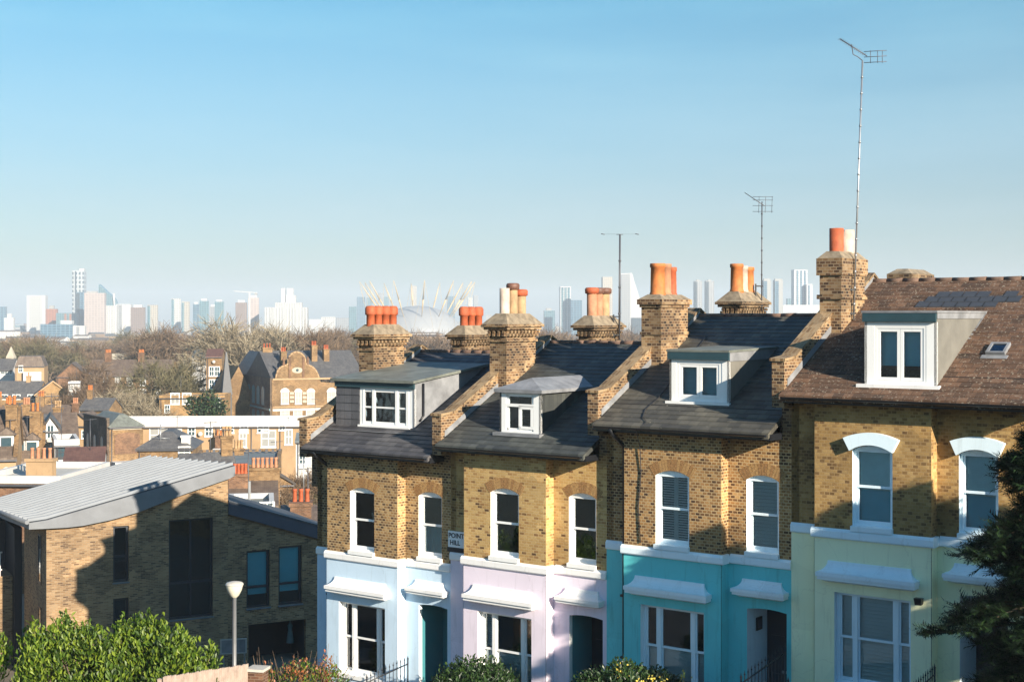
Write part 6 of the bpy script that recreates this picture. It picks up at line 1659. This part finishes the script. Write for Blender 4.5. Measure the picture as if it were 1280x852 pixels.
# ---------------------------------------------------------------- the skyline
G_ = {}
def gm_(name, wall, win, bw, rh, ms, rough=0.5):
    G_[name] = grid_mat(name, wall, win, bw, rh, ms, rough)
gm_('white_grid', (0.390, 0.390, 0.380), (0.068, 0.077, 0.087), 4.0, 3.2, 1.1)
gm_('pink_grid', (0.360, 0.300, 0.275), (0.161, 0.143, 0.140), 5.0, 3.0, 0.9)
gm_('teal_glass', (0.150, 0.240, 0.270), (0.031, 0.077, 0.099), 4.0, 3.4, 0.45, 0.2)
gm_('blue_glass', (0.125, 0.210, 0.275), (0.022, 0.053, 0.084), 6.0, 3.4, 0.5, 0.2)
gm_('brown_grid', (0.170, 0.120, 0.100), (0.043, 0.037, 0.037), 3.5, 3.0, 0.9)
gm_('orange_grid', (0.300, 0.110, 0.050), (0.077, 0.037, 0.031), 5.0, 3.4, 1.0)
gm_('cream_grid', (0.330, 0.300, 0.250), (0.093, 0.093, 0.093), 3.6, 3.0, 0.9)
gm_('grey_grid', (0.230, 0.240, 0.250), (0.068, 0.077, 0.087), 4.0, 3.2, 0.8)
gm_('dark_glass', (0.080, 0.100, 0.120), (0.015, 0.025, 0.034), 3.6, 3.2, 0.4, 0.2)
gm_('pale_grid', (0.42, 0.42, 0.415), (0.19, 0.21, 0.23), 7.0, 3.4, 1.3)
gm_('lattice', (0.350, 0.370, 0.380), (0.037, 0.056, 0.074), 7.0, 9.0, 1.7, 0.3)
PW = plain('far_white', (0.42, 0.42, 0.415), 0.6, 0, 0.05)
PG = plain('far_concrete', (0.27, 0.27, 0.26), 0.7, 0, 0.1)
PY = plain('mast_yellow', (0.50, 0.36, 0.16), 0.5, 0, 0.05)
PD = plain('dome_fabric', (0.27, 0.275, 0.28), 0.5, 0, 0.04)
BASE = CAMZ - 43.5
def tower(label, px0, px1, ptop, Y, mat, parts=(), rz=0.12, cat='tower', name='tower_block', group=None, d=None, cap=None):
    w = (px1 - px0) / F * Y / (cos(rz) + 0.5 * abs(sin(rz))); X = xx((px0 + px1) / 2, Y)
    t = thing(name, label, cat, (X, Y, BASE), rz, group)
    h = zz(ptop, Y) - BASE; d = d or w * 0.7
    MB().box(-w / 2, w / 2, 0, d, -1, h).build('wall', G_.get(mat) or mat, t)
    if cap: MB().box(-w / 2 - 0.3, w / 2 + 0.3, -0.3, d + 0.3, h + 0.002, h + cap).build('roof', PG, t)
    for f in parts: f(t, w, d, h)
    return t
def stripes(fr, mat, wd):
    def f(t, w, d, h):
        for q in fr: MB().box(w * (q - 0.5) - w * wd / 2, w * (q - 0.5) + w * wd / 2, -0.6, -0.003, 0, h - 1.5).build('window_strip', G_.get(mat) or mat, t)
    return f
def plant(fr, hh, mat=PG):
    def f(t, w, d, h): MB().box(w * (fr[0] - 0.5), w * (fr[1] - 0.5), d * 0.2, d * 0.8, h + 0.002, h + hh).build('plant_room', mat, t)
    return f
def bands(n, mat, th):
    def f(t, w, d, h):
        for i in range(n): MB().box(-w / 2 - 0.4, w / 2 + 0.4, -0.5, -0.003, h * (i + 0.5) / n, h * (i + 0.5) / n + th).build('floor_band', mat, t)
    return f
tower('white framed slab tower with a grey gridded centre at the far left', 33, 57, 369, 2600, 'pale_grid', [stripes((0.5,), 'white_grid', 0.6)], d=22)
tower('small blue block at the left edge of the skyline', -6, 7, 383, 2800, 'blue_glass')
tower('orange block beside the white framed slab', 57, 71, 386, 2500, 'orange_grid', [plant((0.3, 0.7), 6)])
tower('low green glass block between the orange block and the lattice tower', 70, 96, 391, 2450, 'teal_glass', [stripes((0.45, 0.7), 'orange_grid', 0.1)])
tower('tallest tower with a white lattice facade', 90, 105, 338, 2900, 'lattice', [plant((0.55, 0.95), 4, PW), stripes((0.3,), 'dark_glass', 0.12)], d=30)
tower('dark blue glass tower at the foot of the lattice tower', 95, 105, 365, 2480, 'blue_glass', [stripes((0.25,), 'dark_glass', 0.45)])
tower('broad pink slab with faint floor lines', 105, 131, 366, 2400, 'pink_grid', [plant((0.1, 0.6), 3)], d=18)
tower('white slab directly right of the broad pink slab', 131, 146, 382, 2420, 'pale_grid', [stripes((0.3, 0.7), 'white_grid', 0.25)], d=20)
tower('white slab with a grey stripe, second right of the pink slab', 145, 164, 380, 2440, 'pale_grid', [stripes((0.25,), 'grey_grid', 0.3)], d=20)
tower('low blue glazed hall in front of the skyline', 50, 91, 405, 2000, 'blue_glass', [plant((0.6, 0.95), 5, PW)], cat='hall', name='glass_hall')
tower('low white hall beside the blue glazed hall', 89, 106, 407, 2010, PW, [stripes((0.5,), 'grey_grid', 0.2)], cat='hall', name='white_hall')
tower('white rounded block near the left edge', 5, 17, 397, 2500, 'pale_grid', [plant((0.3, 0.75), 7, PW)])
# the sail shaped tower
st = thing('sail_tower', 'curved glass tower shaped like a sail behind the pink slab', 'tower', (xx(134, 2700), 2700, BASE), 0.1)
hh = lambda py: zz(py, 2700) - BASE
X_ = lambda px: xx(px, 2700) - xx(134, 2700)
prof_ = [(X_(123.5), 0)] + [(X_(a), hh(b)) for a, b in ((123.5, 355), (127, 358), (132, 363), (138, 368), (143, 374), (145.5, 381))] + [(X_(146), 0)]
MB().prism(prof_, 'y', 0, 24).build('wall', G_['teal_glass'], st)
MB().prism([(X_(141), hh(367)), (X_(143.5), hh(366)), (X_(144), hh(384)), (X_(142.5), hh(384))], 'y', -3, -0.01).build('fin', PW, st)
for p0, p1, pt, Yb, m_, lb in ((163, 181, 384, 2300, 'brown_grid', 'low dark brown block right of the striped white slab'), (184, 197, 381, 2350, 'cream_grid', 'cream block with a roof hut left of the teal edged tower'), (214, 226, 373, 2600, 'white_grid', 'white tower with a teal left edge'),
        (227, 237, 377, 2620, 'cream_grid', 'slim cream tower right of the teal edged white tower'), (241, 249, 380, 2650, 'blue_glass', 'small blue glass tower left of the teal and white pair'), (249, 261, 376, 2500, 'teal_glass', 'teal glass tower with a white flat cap'),
        (262, 270, 383, 2700, 'grey_grid', 'short grey tower between two teal ones'), (268, 280, 377, 2620, 'teal_glass', 'pale teal tower with a bright top, nearest the crane'), (294, 309, 378, 2300, 'brown_grid', 'brown brick tower block left of the crane'), (310, 324, 372, 2350, 'pink_grid', 'pink tower block behind the crane mast')):
    tower(lb, p0, p1, pt, Yb, m_, [stripes((0.15,), 'teal_glass', 0.28)] if 'edge' in lb else [plant((0.2, 0.8), 4, PW)], 0.15)
cr_ = thing('tower_crane', 'white tower crane with a long jib over the pink tower block', 'crane', (xx(312, 2200), 2200, BASE))
zj = zz(366, 2200) - BASE
MB().box(-1.2, 1.2, -1.2, 1.2, 0, zj).build('mast', PW, cr_); MB().prism([(-24, zj + 2.2), (12, zj - 0.4), (12, zj + 0.8), (-24, zj + 3.4)], 'y', -0.8, 0.8).build('jib', PW, cr_); MB().box(8, 12, -1.5, 1.5, zj - 3.2, zj - 0.5).build('counterweight', PG, cr_)
# stepped white complex
sw = thing('stepped_block', 'stepped white complex with twin tall shafts on its roof', 'building', (xx(357, 2300), 2300, BASE), 0.08)
q_ = lambda px: xx(px, 2300) - xx(357, 2300)
r_ = lambda py: zz(py, 2300) - BASE
MB().box(q_(331), q_(384), 0, 30, 0, r_(384)).build('lower_block', G_['white_grid'], sw)
MB().box(q_(344), q_(377), 3, 27, r_(384) + 0.01, r_(378)).build('middle_block', G_['white_grid'], sw)
MB().box(q_(357), q_(369), 6, 24, r_(378) + 0.01, r_(369)).build('upper_block', PW, sw)
for a, b_ in ((351, 356), (358, 366)): MB().box(q_(a), q_(b_), 8, 20, r_(378) + 0.02 if a < 355 else r_(369) + 0.01, r_(360)).build('shaft', PW, sw)
for a in range(334, 384, 4): MB().box(q_(a), q_(a + 1.3), -0.8, -0.003, 2, r_(384) - 1).build('pier', PW, sw)
for p0, p1, pt, Yb, m_, lb in ((386, 402, 399, 2400, 'pale_grid', 'low white shed right of the stepped complex'), (401, 420, 396, 2700, 'white_grid', 'low white offices left of the chimney with four red pots'), (420, 438, 397, 2900, 'grey_grid', 'low grey works left of the dome'), (436, 446, 383, 2800, 'teal_glass', 'small teal tower left of the dome masts'),
        (446, 457, 371, 3600, 'blue_glass', 'blue tower left of the tiled pair behind the dome'), (458, 466, 372, 3650, 'teal_glass', 'short teal tower behind the dome masts'), (473, 480, 366, 3700, 'grey_grid', 'grey stepped tower behind the red cowled pots'), (479, 486, 371, 3720, 'teal_glass', 'teal tower with a pale roof behind the red cowled pots'), (513, 521, 357, 3800, 'cream_grid', 'slim cream tower rising behind the dome'),
        (559, 569, 370, 3500, 'blue_glass', 'blue glass tower right of the dome'), (585, 591, 372, 3600, 'white_grid', 'thin white tower behind the right group of red cowled pots'), (592, 598, 369, 3650, 'grey_grid', 'thin grey tower behind the right group of red cowled pots')):
    tower(lb, p0, p1, pt, Yb, m_, [], 0.15)
# dome with its ring of masts
dy = 2450.0; dm = thing('dome', 'wide white tent dome ringed by leaning yellow masts', 'arena', (xx(522, dy), dy, BASE))
R_ = 80.0; dh = zz(382, dy) - BASE
MB().lathe(0, 0, [(R_ + 3, 0), (R_ + 3, 6)] + [(R_ * cos(i * pi / 2 / 12), 6 + (dh - 6) * sin(i * pi / 2 / 12)) for i in range(12)] + [(3, dh), (0, dh)], 48).build('canopy', PD, dm)
for i in range(12):
    a = 2 * pi * (i + 0.35) / 12; r0, r1, zt_ = 58.0, 100.0, zz(352, dy) - BASE
    z0 = 6 + (dh - 6) * sqrt(max(0, 1 - (r0 / R_) ** 2)) - 4
    mp_ = [Vector((r0 * cos(a), r0 * sin(a), z0)), Vector(((r0 + r1) / 2 * cos(a), (r0 + r1) / 2 * sin(a), (z0 + zt_) / 2)), Vector((r1 * cos(a), r1 * sin(a), zt_))]
    ms = MB().tube([tuple(p) for p in mp_[:2]], 0.5, 6, 0, 1.5).tube([tuple(p) for p in mp_[1:]], 1.5, 6, 0, 0.4).build('mast', PY, dm)
    c = MB()
    for q in (0.25, -0.25): c.tube([tuple(mp_[2]), (R_ * cos(a + q), R_ * sin(a + q), 6)], 0.22, 4)
    c.build('cables', PY, ms)
# right group
tower('tall pale blue tower with dark window strips left of the salmon pots', 700, 714, 358, 2700, 'pale_grid', [stripes((0.2, 0.5, 0.8), 'teal_glass', 0.2)], 0.1)
tower('broad low blue glass block beside the pale striped tower', 706, 728, 375, 2800, 'blue_glass', [], 0.1)
tower('turquoise block left of the pale striped tower', 680, 694, 388, 2900, 'teal_glass', [plant((0.2, 0.7), 5)], 0.1)
tower('pale cream tower behind the salmon pots', 753, 766, 346, 2600, 'cream_grid', [], 0.1, d=14)
wt_ = thing('shard_tower', 'white tower with a sloping shoulder beside the teal house chimney', 'tower', (xx(790, 2500), 2500, BASE), 0.1)
q2 = lambda px: xx(px, 2500) - xx(790, 2500)
r2 = lambda py: zz(py, 2500) - BASE
MB().prism([(q2(776), 0), (q2(776), r2(342)), (q2(790), r2(341)), (q2(793), r2(352)), (q2(801), r2(376)), (q2(803), 0)], 'y', 0, 20).build('wall', PW, wt_)
MB().prism([(q2(776), 0), (q2(776), r2(343)), (q2(788), r2(342)), (q2(788), 0)], 'y', -1, -0.01).build('shaded_face', G_['grey_grid'], wt_)
tower('dark grey box at the foot of the white shouldered tower', 790, 806, 397, 2300, 'dark_glass', [], 0.1)
for p0, p1, lb in ((868, 878, 'grey tower block with a dark left face, first left of the orange pots'), (882, 893, 'grey tower block with a dark left face, touching the orange pots')):
    tower(lb, p0, p1, 351, 2400, 'grey_grid', [stripes((0.15,), 'dark_glass', 0.38), plant((0.3, 0.7), 2)], 0.1)
for p0, p1, lb in ((954, 964, 'concrete tower block with a dark face behind the grid aerial'), (968, 979, 'concrete tower block with a dark face right of the grid aerial')):
    tower(lb, p0, p1, 350, 2350, PG, [stripes((0.25,), 'blue_glass', 0.45), plant((0.1, 0.95), 2.2)], 0.1)
tower('white tower with stacked blue windows left of the leaning aerial stack', 992, 1010, 337, 2600, 'pale_grid', [stripes((0.25, 0.52, 0.8), 'blue_glass', 0.13)], 0.1)
tower('lower white tower stepping down from the tall striped one', 1008, 1016, 355, 2590, PW, [stripes((0.4,), 'blue_glass', 0.25)], 0.1)
tower('low white works at the foot of the striped white towers', 978, 1030, 381, 2500, PW, [bands(2, G_['grey_grid'], 2)], 0.05, 'works', 'works')
tower('tiny teal block left of the striped white towers', 984, 992, 373, 2700, 'teal_glass', [], 0.1)
# ordinary blocks filling the horizon, too far off to tell apart
rg = random.Random(99); mb = MB()
for i in range(420):
    Y = rg.uniform(2600, 5600); px = rg.uniform(-60, 1340)
    w_ = rg.uniform(4, 16) / F * Y * 0.7; h = rg.uniform(8, 26) * (1 + 0.9 * (rg.random() < 0.12)); X = xx(px, Y)
    mb.box(X - w_ / 2, X + w_ / 2, Y, Y + rg.uniform(15, 40), BASE, BASE + h, rg.randint(0, 5))
tag(mb.build('distant_city', [G_['white_grid'], G_['grey_grid'], G_['cream_grid'], PW, G_['teal_glass'], G_['brown_grid']], recalc=False), 'low distant city blocks along the horizon', None, None, 'stuff')

# ---------------------------------------------------------------- the air between
hz_ = MB().box(-9000, 9000, -260, 9000, -5.0, CAMZ + 150.0).build('haze', (lambda m: m)(bpy.data.materials.new('haze_air')))
hm = hz_.data.materials[0]; hm.use_nodes = True
ht_ = hm.node_tree; ht_.nodes.clear()
ho = ht_.nodes.new('ShaderNodeOutputMaterial'); pv = ht_.nodes.new('ShaderNodeVolumePrincipled')
pv.inputs['Color'].default_value = (0.80, 0.90, 1.0, 1); pv.inputs['Density'].default_value = 0.00021; pv.inputs['Anisotropy'].default_value = 0.0
ht_.links.new(pv.outputs[0], ho.inputs['Volume'])
hm.cycles.homogeneous_volume = True
tag(hz_, 'pale winter haze over the plain', None, None, 'stuff')
